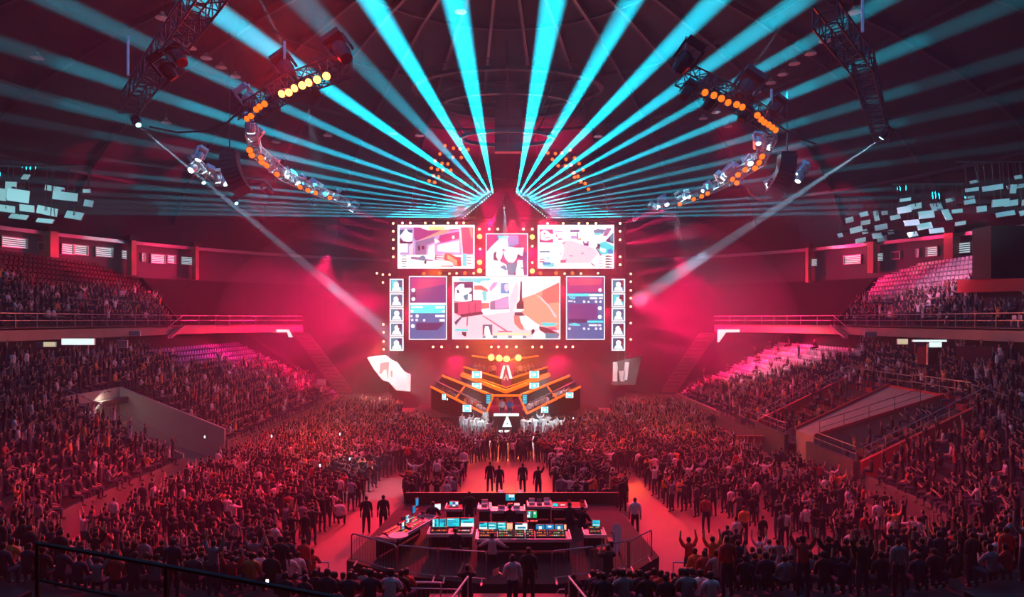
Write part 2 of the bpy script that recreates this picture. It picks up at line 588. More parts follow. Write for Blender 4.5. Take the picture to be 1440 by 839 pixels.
def vomitory_right():
    x1, x2 = X0+20.2, X0+27.3
    mb = MB()
    top = [(x1, 44.8, 2.35), (x1, 47.6, 2.35), (x2, 48.6, 5.3), (x2, 42.4, 5.3)]
    vs = top+[(x, y, .1 if x == x1 else 3.3) for x, y, z in top]
    mb.add(vs, [(0, 1, 2, 3), (4, 7, 6, 5), (0, 4, 5, 1), (1, 5, 6, 2), (2, 6, 7, 3), (3, 7, 4, 0)])
    t = thing('tunnel_roof', 'sloping grey-brown concrete lid over the entry tunnel', 'tunnel', (0, 0, 0))
    mb.build('lid', 'fascia', t)
    MB().slab([top[0], top[3], (x2, 42.4, 5.5), (x1, 44.8, 2.55)], (0, -.14, 0)).build('kerb', 'redwall', t)
    MB().slab([top[1], top[2], (x2, 48.6, 5.5), (x1, 47.6, 2.55)], (0, .14, 0)).build('kerb', 'redwall', t)
    railing('lid_railing', [(x1+.3, 44.6, 2.5), (x2, 42.2, 5.4)], .9, 'thin railing on the near edge of the tunnel lid', m='blacksteel', post=1.6, r=.02)
    # red fascia behind the two boxes of seats
    for (ya, yb), lab in (((54, 48.7), 'beyond'), ((48.5, 42.4), 'above'), ((42.3, 38), 'in front of')):
        struct('fascia_wall', MB().box((X0+27.3, (ya+yb)/2, 4.95), (.2, ya-yb, .9)), 'redwall', label='red painted fascia %s the tunnel lid, white-seat side' % lab, cat='fascia')
    railing('fascia_railing', [(X0+27.3, 54, 5.4), (X0+27.3, 46, 5.4)], .85, 'steel railing on the red fascia beyond the tunnel lid', post=1.6, r=.035)
    railing('fascia_railing', [(X0+27.3, 45.9, 5.4), (X0+27.3, 40, 5.4)], .95, 'steel railing on the red fascia above the tunnel lid', post=1.5, r=.035)
    railing('fascia_railing', [(X0+27.3, 39.9, 5.35), (X0+27.3, 34, 4.6)], .9, 'steel railing falling away from the tunnel lid towards the near stand', post=1.5, r=.035)
    struct('fascia_wall', MB().slab([(X0+27.3, 38, 4.4), (X0+27.3, 34, 3.9), (X0+27.3, 34, 4.6), (X0+27.3, 38, 5.4)], (.2, 0, 0)), 'redwall', label='red fascia that steps down at the near end, white-seat side', cat='fascia')
    for y, lab in ((54.3, 'far'), (38.2, 'near')):
        struct('side_wall', MB().slab([(x1-.2, y, .2), (x2, y, 3.8), (x2, y, 5.6), (x1-.2, y, 2.1)], (0, .25, 0)), 'redwall', label='sloping red side wall at the %s end of the seat boxes, white-seat side' % lab, cat='wall')
        railing('slope_railing', [(x1, y+.12, 2.1), (x2, y+.12, 5.6)], .8, 'sloping railing on the %s red side wall of the seat boxes' % lab, post=1.4)
    struct('front_wall', MB().box((x1-.5, 41.4, 1.1), (.3, 6.2, 2.0)), 'terrace', label='front wall of the near seat box beside the tunnel', cat='wall')
    struct('front_wall', MB().box((x1-.5, 51.0, 1.0), (.3, 6.0, 1.9)), 'terrace', label='front wall of the far seat box beside the tunnel', cat='wall')
    railing('box_railing', [(x1-.5, 38.3, 2.1), (x1-.5, 44.4, 2.1)], .8, 'railing in front of the near seat box', post=1.4)
    railing('box_railing', [(x1-.5, 48.2, 1.95), (x1-.5, 53.8, 1.95)], .8, 'railing in front of the far seat box', post=1.4)


vomitory_right()

# balcony
BAL = [(31.6, 24), (31.6, 66), (30.2, 70.5), (27.8, 75), (24.0, 79.6)]
for s in (-1, 1):
    mb, mf = MB(), MB()
    for (xa, ya), (xb, yb) in zip(BAL, BAL[1:]):
        a, b = (X0+s*xa, ya), (X0+s*xb, yb)
        mf.slab([(a[0], a[1], 8.65), (b[0], b[1], 8.65), (b[0], b[1], 9.5), (a[0], a[1], 9.5)], (s*.15, .02, 0))
        mb.slab([(a[0], a[1], 9.35), (b[0], b[1], 9.35), (b[0]+s*2.4, b[1]+1.2, 9.35), (a[0]+s*2.4, a[1]+(0 if ya < 60 else 1.2), 9.35)], (0, 0, .12))
    fo = thing('balcony', 'concrete balcony with salmon fascia on the '+SIDE[s], 'balcony')
    fo['kind'] = 'structure'
    mb.build('slab', 'concrete', fo)
    mf.build('fascia', 'fascia', fo)
    railing('balcony_railing', [(X0+s*x, y, 9.5) for x, y in BAL[:2]], .95, 'long straight balcony railing in front of the upper tier, '+SIDE[s], post=2.0, r=.035)
    railing('balcony_railing', [(X0+s*x, y, 9.5) for x, y in BAL[1:]], .95, 'balcony railing that curves towards the stage, '+SIDE[s], post=2.0, r=.035)
    # wall under the balcony
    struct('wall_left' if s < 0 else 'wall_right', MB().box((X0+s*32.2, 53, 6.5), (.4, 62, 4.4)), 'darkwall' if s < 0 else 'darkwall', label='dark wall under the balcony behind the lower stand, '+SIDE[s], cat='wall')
    # end wall of the lower bowl: the pale sloping stair wall
    pa, pb = (X0+s*31, 80.1, 8.6), (X0+s*19.3, 80.1, 1.4)
    st = thing('end_stair', 'sloping concrete stair that ends the lower stand on the '+SIDE[s], 'stair', (0, 0, 0))
    st['kind'] = 'structure'
    a0, a1 = P(1006 if s > 0 else 412, 468, 80), P(953 if s > 0 else 472, 546, 81)
    wv = Vector((-s*1.9, 0, 0))
    MB().slab([a0, a1, a1+wv, a0+wv], (0, .3, -.5)).build('string', 'fascia', st)
    sm = MB().box((0, 0, 0), (1.5, .3, .12)).mesh('step', M['concrete'])
    for k in range(14):
        obj('step', sm, st, loc=a0.lerp(a1, (k+.5)/14)+wv*.5+Vector((0, -.1, .08)))
    mw = MB().slab([a0+Vector((0, .4, -.4)), a1+Vector((0, .4, -.4)), (X0+s*19.3, 80.4, 0), (X0+s*32, 80.4, 0), (X0+s*32, 80.4, 9.3)], (0, .3, 0))
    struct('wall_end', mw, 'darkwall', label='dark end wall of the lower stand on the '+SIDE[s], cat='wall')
    # L-shaped lit panel at the corner of the balcony
    lp = thing('corner_light', 'white angled light strip under the balcony corner, '+SIDE[s], 'light')
    cx = (1009, 1040) if s > 0 else (406, 378)
    q = [P(cx[0], 463, 77), P(cx[1], 463, 77), P(cx[1], 467, 77), P(cx[0]+(12 if s > 0 else -2), 467, 77), P(cx[0]+(2 if s > 0 else 0), 481 if s > 0 else 474, 77), P(cx[0]-(0 if s > 0 else -6), 481 if s > 0 else 474, 77)]
    MB().slab(q, (0, .15, 0)).build('housing', 'white', lp)
    MB().slab([p+Vector((0, -.03, 0)) for p in q], (0, .02, 0)).build('diffuser', 'tube', lp)
    # low stairs where the balcony meets the upper tier
    sa, sb = Vector((X0+s*31.15, 62.5, 8.4)), Vector((X0+s*31.15, 65.3, 9.5))
    ss = thing('balcony_stair', 'short steel stair beside the upper tier on the '+SIDE[s], 'stair', sa)
    MB().beam((0, 0, 0), sb-sa, .1, .3).build('string', 'rail', ss)
    MB().beam((-s*.3, 0, 0), sb-sa+Vector((-s*.3, 0, 0)), .08, .2).build('string', 'rail', ss)
    MB().bar((0, 0, .9), sb-sa+Vector((0, 0, .9)), .035).build('handrail', 'rail', ss)

# upper tiers
UR = 12


def upper_z(k):
    return 9.6+.5*k


def upper_end(k):
    return 65.5+.95*k


for s in (-1, 1):
    mb = MB()
    for k in range(UR):
        x0, x1 = 32.1+k*TD, 32.1+(k+1)*TD
        y1 = upper_end(k)
        z0, z1 = upper_z(k-1) if k else 9.4, upper_z(k)
        mb.add([(X0+s*x, y, z) for y in (26, y1) for x, z in ((x0, z0), (x0, z1), (x1, z1))]+[(X0+s*x0, y1, 9.3), (X0+s*x1, y1, 9.3)],
               [(0, 3, 4, 1), (1, 4, 5, 2), (3, 4, 5, 7, 6)])
    struct('upper_terrace', mb, 'terrace', label='stepped upper seating tier on the '+SIDE[s], cat='terrace')
    # sloping wall that closes the tier towards the stage
    mb = MB().slab([(X0+s*31.8, 65.6, 9.2), (X0+s*42.4, 76.8, 9.2), (X0+s*42.4, 76.8, upper_z(12)+.5), (X0+s*31.8, 65.6, 10.2)], (0, .35, 0))
    struct('tier_end_wall', mb, 'darkwall', label='sloping end wall of the upper tier on the '+SIDE[s], cat='wall')

# outer oval wall with the window band, and the roof
EA, EB, EY = 49, 58, 40


def wall_pt(px, z=None, py=None, inset=.0):
    lo, hi = 20., 130.
    for _ in range(50):
        Y = (lo+hi)/2
        X = (px-720)/960*Y
        if ((X-X0)/(EA-inset))**2+((Y-EY)/(EB-inset))**2 > 1:
            hi = Y
        else:
            lo = Y
    return P(px, py, Y) if z is None else Vector(((px-720)/960*Y, Y, z))


def ell(t, k=1., z=0.):
    return (X0+EA*k*math.cos(t), EY+EB*k*math.sin(t), z)


N = 96
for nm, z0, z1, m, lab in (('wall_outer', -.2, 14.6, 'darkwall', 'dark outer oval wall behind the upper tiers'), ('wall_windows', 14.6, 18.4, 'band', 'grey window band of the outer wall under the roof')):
    vs = [ell(2*math.pi*k/N, 1, z) for z in (z0, z1) for k in range(N)]+[ell(2*math.pi*k/N, 1.01, z) for z in (z0, z1) for k in range(N)]
    fs = [(k, (k+1) % N, N+(k+1) % N, N+k) for k in range(N)]+[(2*N+k, 3*N+k, 3*N+(k+1) % N, 2*N+(k+1) % N) for k in range(N)]
    fs += [(N+k, N+(k+1) % N, 3*N+(k+1) % N, 3*N+k) for k in range(N)]+[(k, 2*N+k, 2*N+(k+1) % N, (k+1) % N) for k in range(N)]
    struct(nm, MB().add(vs, fs), m, label=lab, cat='wall')


def dome(rn):
    return 18.2+17*math.sqrt(max(0, 1-rn*rn))


vs, fs = [], []
rings = [1.015, .97, .9, .8, .68, .54, .38, .2, .04]
for r_ in rings:
    vs += [ell(2*math.pi*k/48, r_, dome(min(1, r_))) for k in range(48)]
for j in range(len(rings)-1):
    fs += [(j*48+k, j*48+(k+1) % 48, (j+1)*48+(k+1) % 48, (j+1)*48+k) for k in range(48)]
fs.append(tuple(range(8*48, 9*48)))
roof = struct('ceiling', MB().add(vs, fs), 'roof', label='dark domed roof of the arena with steel ribs', cat='ceiling')
for k in range(32):
    t = 2*math.pi*(k+.5)/32
    pts = [Vector(ell(t, q, dome(q)-.45)) for q in (.985, .93, .85, .74, .6, .45, .3, .12)]
    m_ = MB()
    for a, b in zip(pts, pts[1:]):
        m_.beam(a, b, .25, .5)
    m_.build('roof_rib', 'blacksteel', roof)
for q in (.93, .8, .62, .45, .28, .12):
    m_ = MB()
    pts = [Vector(ell(2*math.pi*k/32, q, dome(q)-.5)) for k in range(33)]
    for a, b in zip(pts, pts[1:]):
        m_.beam(a, b, .18, .3)
    m_.build('roof_ring', 'blacksteel', roof)
# eaves line above the window band
m_ = MB()
pts = [Vector(ell(2*math.pi*k/N, .985, 18.2)) for k in range(N+1)]
for a, b in zip(pts, pts[1:]):
    m_.beam(a, b, .3, .35)
struct('trim_3', m_, 'rail', label='pale eaves line over the window band', cat='trim')

# windows (left, right edges and top, bottom in the photograph's pixels) and pillars
WINS = [(2, 38, 334, 348, 1), (52, 66, 341, 352, 0), (86, 103, 343, 357, 1), (104, 123, 345, 358, 1), (134, 158, 348, 361, 1), (170, 182, 352, 364, 1), (199, 203, 356, 367, 1),
        (212, 232, 358, 370, 1), (235, 246, 359, 370, 1), (254, 271, 361, 372, 1),
        (1140, 1150, 364, 374, 1), (1187, 1211, 359, 371, 1), (1231, 1243, 356, 367, 1), (1254, 1266, 354, 364, 0), (1289, 1293, 350, 361, 1), (1303, 1319, 347, 360, 1),
        (1343, 1366, 341, 356, 1), (1368, 1388, 339, 353, 1)]
nw = 0
for x0, x1, y0, y1, lit in WINS:
    nw += 1
    c = wall_pt((x0+x1)/2, py=(y0+y1)/2, inset=.15)
    a, b = wall_pt(x0, z=c.z, inset=.15), wall_pt(x1, z=c.z, inset=.15)
    wd = (b-a).length
    hh = (y1-y0)/960*c.y
    rz = math.atan2(b.y-a.y, b.x-a.x)
    sd = -1 if c.x < 0 else 1
    t = thing('window_%d' % nw, ('lit' if lit else 'dim')+' louvred window, %s from the stage end of the band, %s' % (nth((11-nw) if sd < 0 else nw-10), SIDE[sd]), 'window', c, rz)
    t['kind'] = 'structure'
    MB().box((0, .12, 0), (wd, .04, hh)).build('pane', 'daylight' if lit else 'band', t)
    fr = MB()
    for sx in (-1, 1):
        fr.box((sx*wd/2, 0, 0), (.08, .3, hh+.1))
    for sz in (-1, 1):
        fr.box((0, 0, sz*hh/2), (wd+.1, .3, .08))
    fr.build('window_frame', 'rail', t)
    sm = MB().box((0, -.02, 0), (wd, .12, .07)).mesh('slat', M['band'])
    for k in range(4):
        obj('slat', sm, t, loc=(0, 0, hh*(-.3+.2*k)))
for i, (px, py0, py1, wpx) in enumerate([(72, 322, 364, 11), (185, 342, 374, 6.5), (275, 350, 381, 4.5), (1137, 349, 385, 4), (1227, 341, 371, 8), (1338, 331, 370, 12)]):
    sd = -1 if px < 720 else 1
    c = wall_pt(px, z=0, inset=1.2)
    zb, zt = 10-(py1-450)/960*c.y, 18.4
    t = thing('pillar', 'salmon concrete roof pillar between the windows, %s from the stage end, %s' % (nth(3-i if sd < 0 else i-2), SIDE[sd]), 'pillar', (c.x, c.y, 0))
    t['kind'] = 'structure'
    wd = wpx/960*c.y
    ang = math.atan2(c.y-EY, c.x)
    MB().box((0, 0, (zb-1+zt)/2), (1.2, wd, zt-zb+1), ang).build('shaft', 'pillar', t)
    MB().box((0, 0, zt+.2), (1.6, wd+.5, .5), ang).build('capital', 'darkwall', t)
    li = bpy.data.lights.new('pillar_light', 'SPOT')
    cc = Vector((c.x, c.y, 14.6))
    din = Vector((X0-c.x, EY+10-c.y, 0)).normalized()
    spot(cc+din*3+Vector((-sd*0, 3.0, 0)), cc+Vector((0, 0, 2)), 80, 60, (1, .35, .28), 1, .2)
# lights that pick out the window band
for s in (-1, 1):
    for px in ((60, 170, 250) if s < 0 else (1180, 1280, 1360)):
        c = wall_pt(px, z=17, inset=3.5)
        spot(c+Vector((0, 0, .5)), c+Vector((s*3, 1, -.9)), 90, 100, (.9, .6, .55), 1, .3)

# dark block and red parapet at the edge of the upper tier
struct('partition_block', MB().box(P(1423, 354, 49)+Vector((.2, 1, 0)), (3.4, 2, 3.8)), 'black', label='large black curtained block in the upper tier, white-seat side', cat='partition')
struct('partition_wall', MB().slab([P(1350, 393, 52), P(1440, 391, 47), P(1440, 409, 47), P(1350, 411, 52)], (0, .3, 0)), 'redwall', label='red-lit parapet wall under the black block in the upper tier', cat='wall')  # the red light on this wall is put into its colour
struct('partition_wall', MB().slab([P(1345, 486, 45), P(1418, 488, 43.5), P(1418, 512, 43.5), P(1345, 506, 45)], (.2, .2, 0)), 'redwall', label='red wall under the balcony beside the dark doorway', cat='wall')
struct('partition_wall', MB().slab([P(1290, 487, 47), P(1306, 487, 46.5), P(1306, 512, 46.5), P(1290, 512, 47)], (.2, .2, 0)), 'redwall', label='narrow red wall on the stage side of the dark doorway', cat='wall')
t = thing('door_2', 'dark open doorway between the two red walls under the balcony', 'door', P(1314, 498, 45.8))
t['kind'] = 'structure'
MB().box((0, .2, 0), (.7, .1, 1.4)).build('shade_panel', 'black', t)  # black panel stands for the shade inside the doorway
MB().box((-.38, .15, 0), (.06, .14, 1.4)).build('door_frame', 'rail', t)


def lightbox(name, x0, x1, y0, y1, Y, m, label, cat='sign', tail=None):
    a, b = P(x0, y0, Y), P(x1, y1, Y)
    t = thing(name, label, cat, (a+b)/2)
    wd, hh = b.x-a.x, a.z-b.z
    MB().box((0, .06, 0), (wd, .1, hh)).build('housing', 'white', t)
    MB().box((0, 0, 0), (wd*.97, .02, hh*.9)).build('face', m, t)
    if tail:
        a2, b2 = P(tail[0], tail[2], Y), P(tail[1], tail[3], Y)
        MB().box((a2+b2)/2-(a+b)/2, (b2.x-a2.x, .05, a2.z-b2.z)).build('hanging_panel', m, t)
    return t


lightbox('light_panel', 86, 133, 475.5, 485, 44, 'tube', 'long white light panel under the balcony, purple-seat side', 'light')
lightbox('sign', 50, 60, 481, 488, 43.5, 'palewall', 'dim square sign beside the warm lit sign, purple-seat side')
lightbox('sign', 61, 78, 480.5, 487.5, 43.5, 'tubewarm', 'warm yellow lit sign under the balcony, purple-seat side')
lightbox('light_panel', 1283, 1332, 477.5, 480.5, 45.5, 'tube', 'thin white light strip with a hanging panel under the balcony, white-seat side', 'light', tail=(1307, 1324, 481, 488))
lightbox('sign', 1262, 1277, 476, 484, 47, 'tubewarm', 'warm yellow lit sign under the balcony, white-seat side')
lightbox('banner', 1216, 1233, 466, 473.5, 52, 'palewall', 'small grey banner on the balcony fascia, white-seat side', 'banner')
lightbox('banner', 181, 197, 465, 472, 52, 'palewall', 'small grey banner on the balcony fascia, purple-seat side', 'banner')
lightbox('monitor', 164, 179, 478, 489, 46, 'palewall', 'small framed panel hanging under the balcony, purple-seat side', 'panel')
lightbox('stair_light', 446, 458, 533, 541, 76, 'white', 'pale square panel at the foot of the stair, purple-seat side', 'panel')
struct('kerb_strip', MB().slab([P(950, 553, 74), P(1026, 585, 62), P(1026, 592, 62), P(950, 559, 74)], (.3, .1, 0)), 'fascia', label='pale sloping kerb along the foot of the white-seat stand', cat='kerb')
struct('barrier_wall', MB().box(P(1055, 617, 52), (4.6, .3, .5)), 'redwall', label='low red barrier at the foot of the white-seat stand', cat='barrier')

# ------------------------------------------------------------------ LED screens over the stage
SY = 74.0
W_ = (1, 1, 1)
C_ = dict(w=(1, 1, 1), o=(.93, .98, 1), c=(.1, .85, .9), t=(.0, .5, .62), T=(.0, .32, .48), n=(.12, .14, .36), m=(.55, .18, .45), p=(.80, .28, .45), q=(1, .80, .86), s=(.98, .62, .52),
          S=(.88, .45, .42), d=(.35, .08, .22), D=(.18, .03, .14), r=(.9, .2, .15), l=(.72, .6, .82), g=(.5, .42, .6), b=(.05, .55, .8), y=(1, .9, .6), C=(0, .95, 1), B=(0, .38, .62), v=(.36, .22, .5), V=(.62, .2, .48))


def screen(name, label, x0, x1, y0, y1, polys, brd='o', bw=1.3, Y=SY, bg='w', cat='screen', mname='picture', th=.35, group=None):
    """polys: list of (colour, points in photograph pixels); every piece lies flat on the display"""
    c = P((x0+x1)/2, (y0+y1)/2, Y)
    t = thing(name, label, cat, c, group=group)
    a, b = P(x0, y0, Y)-c, P(x1, y1, Y)-c
    MB().box((0, th/2+.02, 0), (b.x-a.x+.1, th, a.z-b.z+.1)).build('housing', 'black', t)
    k = bw/960*Y
    fr = MB()
    fr.box((0, -.02, a.z-k/2), (b.x-a.x, .05, k)).box((0, -.02, b.z+k/2), (b.x-a.x, .05, k))
    fr.box((a.x+k/2, -.02, 0), (k, .05, a.z-b.z-2*k)).box((b.x-k/2, -.02, 0), (k, .05, a.z-b.z-2*k))
    me = fr.mesh('border', M[mname])
    paint(me, [C_[brd]]*len(me.polygons))
    obj('border', me, t)
    vs, fs, cols = [], [], []
    polys = [(bg, [(x0+bw, y0+bw), (x1-bw, y0+bw), (x1-bw, y1-bw), (x0+bw, y1-bw)])]+polys
    for i, (col, pts) in enumerate(polys):
        if len(pts) == 2:
            (xa, ya), (xb, yb) = pts
            pts = [(xa, ya), (xb, ya), (xb, yb), (xa, yb)]
        elif len(pts) == 1:
            cx, cy_, r = pts[0]
            pts = [(cx+r*math.cos(u*math.pi/4), cy_+r*math.sin(u*math.pi/4)) for u in range(8)]
        n = len(vs)
        for x, y in pts:
            x, y = min(max(x, x0+.3), x1-.3), min(max(y, y0+.3), y1-.3)
            p = P(x, y, Y)-c
            vs.append((p.x, -.003-.0025*i*Y/74, p.z))
        fs.append(tuple(range(n, n+len(pts))))
        cols.append(C_[col])
    me = bpy.data.meshes.new('picture')
    me.from_pydata(vs, [], fs)
    me.materials.append(M[mname])
    paint(me, cols)
    obj('picture', me, t)
    return t


def paint(me, cols):
    at = me.color_attributes.new('Col', 'FLOAT_COLOR', 'CORNER')
    for p, c in zip(me.polygons, cols):
        lc = lin(c)
        for li_ in p.loop_indices:
            at.data[li_].color = (*lc, 1)


def Z(sx, sy, ox, oy, pts):
    return [(ox+x/sx, oy+y/sy) if len((x, y)) == 2 else None for x, y in pts]


def zm(k, ox, oy):
    return lambda *pts: [(ox+p[0]/k, oy+p[1]/k) if len(p) == 2 else (ox+p[0]/k, oy+p[1]/k, p[2]/k) for p in pts]


z = zm(8.74, 632, 384)
main = [
    ('q', z((50, 500), (1350, 460), (1350, 800), (50, 800))),
    ('c', z((110, 60), (520, 62), (490, 90), (390, 98), (370, 130), (310, 110), (120, 95))),
    ('o', z((300, 130), (560, 90), (500, 180), (480, 330), (300, 330))),
    ('S', z((305, 150), (400, 150), (470, 200), (470, 235), (390, 205), (305, 205))),
    ('c', z((400, 225), (450, 215), (460, 330), (420, 345))),
    ('l', z((490, 180), (545, 110), (600, 110), (560, 170), (500, 230))),
    ('g', z((500, 340), (725, 275), (735, 440), (500, 450))),
    ('l', z((560, 330), (725, 295), (730, 430), (560, 440))),
    ('w', z((400, 350), (725, 255), (725, 280), (500, 350), (480, 360))),
    ('S', z((395, 365), (490, 365), (490, 430), (395, 440))),
    ('p', z((55, 360), (300, 330), (395, 330), (395, 490), (130, 525), (60, 490))),
    ('d', z((60, 360), (105, 360), (105, 490), (60, 490))),
    ('d', z((130, 505), (395, 470), (500, 490), (150, 545))),
    ('D', z((238, 370), (246, 370), (246, 505), (238, 505))), ('D', z((313, 370), (320, 370), (320, 498), (313, 498))),
    ('w', z((400, 460), (760, 450), (780, 480), (640, 480), (420, 520))),
    ('n', z((55, 105), (290, 105), (290, 350), (55, 350))), ('m', z((55, 105), (120, 105), (60, 200))),
    ('w', z((70, 180), (130, 130), (180, 130), (185, 180), (270, 180), (275, 210), (235, 250), (275, 260), (275, 340), (170, 350), (60, 340))),
    ('t', z((170, 280), (230, 250), (225, 330), (190, 330))), ('n', z((90, 210), (110, 200), (125, 245), (95, 245))),
    ('b', z((630, 120), (765, 120), (765, 250), (630, 250))), ('q', z((672, 150), (690, 130), (735, 130), (745, 200), (700, 230), (680, 205))),
    ('o', z((730, 120), (830, 60), (1350, 55), (1350, 115), (1040, 260), (890, 300), (780, 300), (740, 300))),
    ('s', z((890, 310), (1040, 258), (1350, 110), (1350, 700), (1150, 650), (1060, 610), (890, 480), (880, 340))),
    ('S', z((1150, 210), (1350, 110), (1350, 360), (1200, 370), (1130, 290))),
    ('q', z((1050, 255), (1130, 300), (1230, 400), (1320, 530), (1300, 550), (1210, 405), (1110, 305))),
    ('q', z((790, 170), (830, 100), (850, 180), (840, 330), (800, 420), (780, 560), (740, 560), (740, 300))),
    ('d', z((875, 100), (892, 100), (893, 330), (910, 350), (915, 440), (825, 440), (825, 375), (860, 340))),
    ('D', z((828, 378), (910, 378), (910, 432), (828, 432))), ('o', z((815, 438), (915, 438), (915, 458), (815, 458))),
    ('d', z((800, 480), (890, 478), (930, 520), (860, 525), (800, 520))),
    ('S', z((790, 520), (860, 520), (920, 700), (870, 690), (800, 620))),
    ('w', z((860, 525), (940, 520), (1100, 640), (1100, 680), (1030, 690), (960, 700), (880, 610))),
    ('d', z((1100, 650), (1180, 665), (1350, 740), (1350, 770), (1180, 740), (1110, 700))),
    ('t', z((1150, 730), (1340, 740), (1340, 800), (1160, 800))), ('w', z((1040, 720), (1110, 700), (1180, 750), (1180, 800), (1020, 800))),
    ('c', z((1130, 605), (1330, 610), (1300, 650), (1150, 650))), ('p', z((1190, 670), (1300, 660), (1330, 700), (1260, 700))),
    ('D', z((1005, 700), (1040, 680), (1050, 720), (1010, 760))),
    ('p', z((400, 520), (420, 520), (720, 710), (740, 720), (700, 720))), ('p', z((215, 540), (232, 540), (225, 645), (208, 645))),
    ('n', z((60, 600), (140, 535), (150, 550), (80, 640))),
    ('c', z((70, 680), (230, 680), (235, 715), (70, 712))), ('D', z((150, 720), (210, 720), (205, 780), (160, 760))),
    ('T', z((408, 630), (528, 630), (528, 760), (408, 760))), ('w', z((430, 700), (440, 650), (480, 650), (500, 720), (510, 760), (430, 760))),
    ('p', z((600, 708), (770, 722))), ('y', z((540, 738), (990, 756))), ('t', z((408, 766), (945, 798))),
    ('w', z((445, 768), (535, 796))), ('o', z((590, 768), (720, 796))), ('w', z((770, 768), (900, 796))),
]
screen('main_screen', 'big central LED screen with a shooter game view, pink walls and floor', 636, 788, 388.5, 477, main, Y=SY)

z = zm(11.65, 552, 310)
tl = [
    ('l', z((120, 110), (1320, 110), (1320, 560), (120, 560))),
    ('V', z((350, 110), (1100, 140), (900, 180), (380, 330), (350, 280))),
    ('o', z((450, 95), (1100, 95), (1100, 135), (850, 150), (590, 160), (480, 130))), ('y', z((590, 95), (850, 95), (850, 155), (590, 155))),
    ('s', z((390, 340), (800, 160), (960, 150), (860, 210), (700, 250))),
    ('g', z((380, 350), (690, 265), (690, 640), (600, 640), (370, 600))),
    ('l', z((560, 400), (690, 350), (690, 640), (540, 640))),
    ('w', z((600, 420), (690, 380), (690, 650), (560, 630))),
    ('D', z((415, 420), (445, 400), (455, 480), (425, 500))), ('D', z((475, 420), (520, 410), (520, 470), (480, 475))),
    ('m', z((780, 240), (1090, 180), (1090, 300), (720, 380))), ('w', z((975, 250), (1015, 250), (1015, 300), (975, 300))),
    ('o', z((740, 400), (1090, 330), (1100, 520), (730, 500))),
    ('w', z((680, 290), (760, 330), (780, 350), (700, 380))),
    ('p', z((1120, 110), (1320, 110), (1320, 545), (1150, 545))), ('s', z((1250, 115), (1310, 115), (1312, 300), (1290, 280))),
    ('q', z((1090, 160), (1120, 110), (1160, 560), (1130, 600))),
    ('w', z((120, 560), (1320, 560), (1320, 780), (120, 780))), ('m', z((700, 560), (1130, 600), (1100, 680), (690, 640))),
    ('w', z((720, 580), (850, 590), (850, 605), (720, 595))), ('w', z((720, 615), (850, 628), (850, 645), (720, 630))),
    ('g', z((300, 590), (420, 600), (680, 650), (660, 670), (300, 630))),
    ('w', z((120, 380), (250, 380), (250, 520), (120, 520))), ('q', z((270, 420), (350, 340), (330, 540), (280, 600))),
    ('T', z((120, 150), (325, 150), (320, 200), (120, 240))), ('o', z((125, 250), (220, 130), (265, 190), (330, 210), (325, 330), (260, 355), (180, 330))),
    ('d', z((120, 285), (180, 345), (330, 350), (330, 375), (120, 375))),
    ('r', z((860, 540), (930, 535), (1050, 600), (1120, 640), (1130, 750), (1020, 750), (960, 680), (870, 650))), ('s', z((900, 560), (1060, 650), (1060, 740), (1000, 720), (900, 620))),
    ('d', z((850, 560), (880, 560), (880, 650), (850, 650))),
    ('c', z((1150, 540), (1215, 545), (1210, 750), (1150, 745))), ('m', z((1215, 590), (1290, 600), (1290, 615), (1215, 605))), ('m', z((1215, 640), (1290, 650), (1290, 665), (1215, 655))),
    ('m', z((1215, 690), (1290, 700), (1290, 715), (1215, 705))),
    ('t', z((430, 600), (500, 570), (550, 600), (520, 660), (440, 650))), ('D', z((530, 650), (560, 660), (550, 715), (515, 700))),
    ('t', z((150, 575), (235, 588))), ('D', z((150, 625), (235, 637))), ('D', z((150, 665), (235, 677))), ('t', z((150, 705), (235, 716))), ('t', z((150, 745), (235, 756))),
    ('d', z((790, 740), (1000, 755)))]
screen('game_screen', 'upper LED screen with a grey corridor game view, purple-seat side', 559, 667.5, 316, 377.5, tl)
z = zm(11.65, 752, 310)
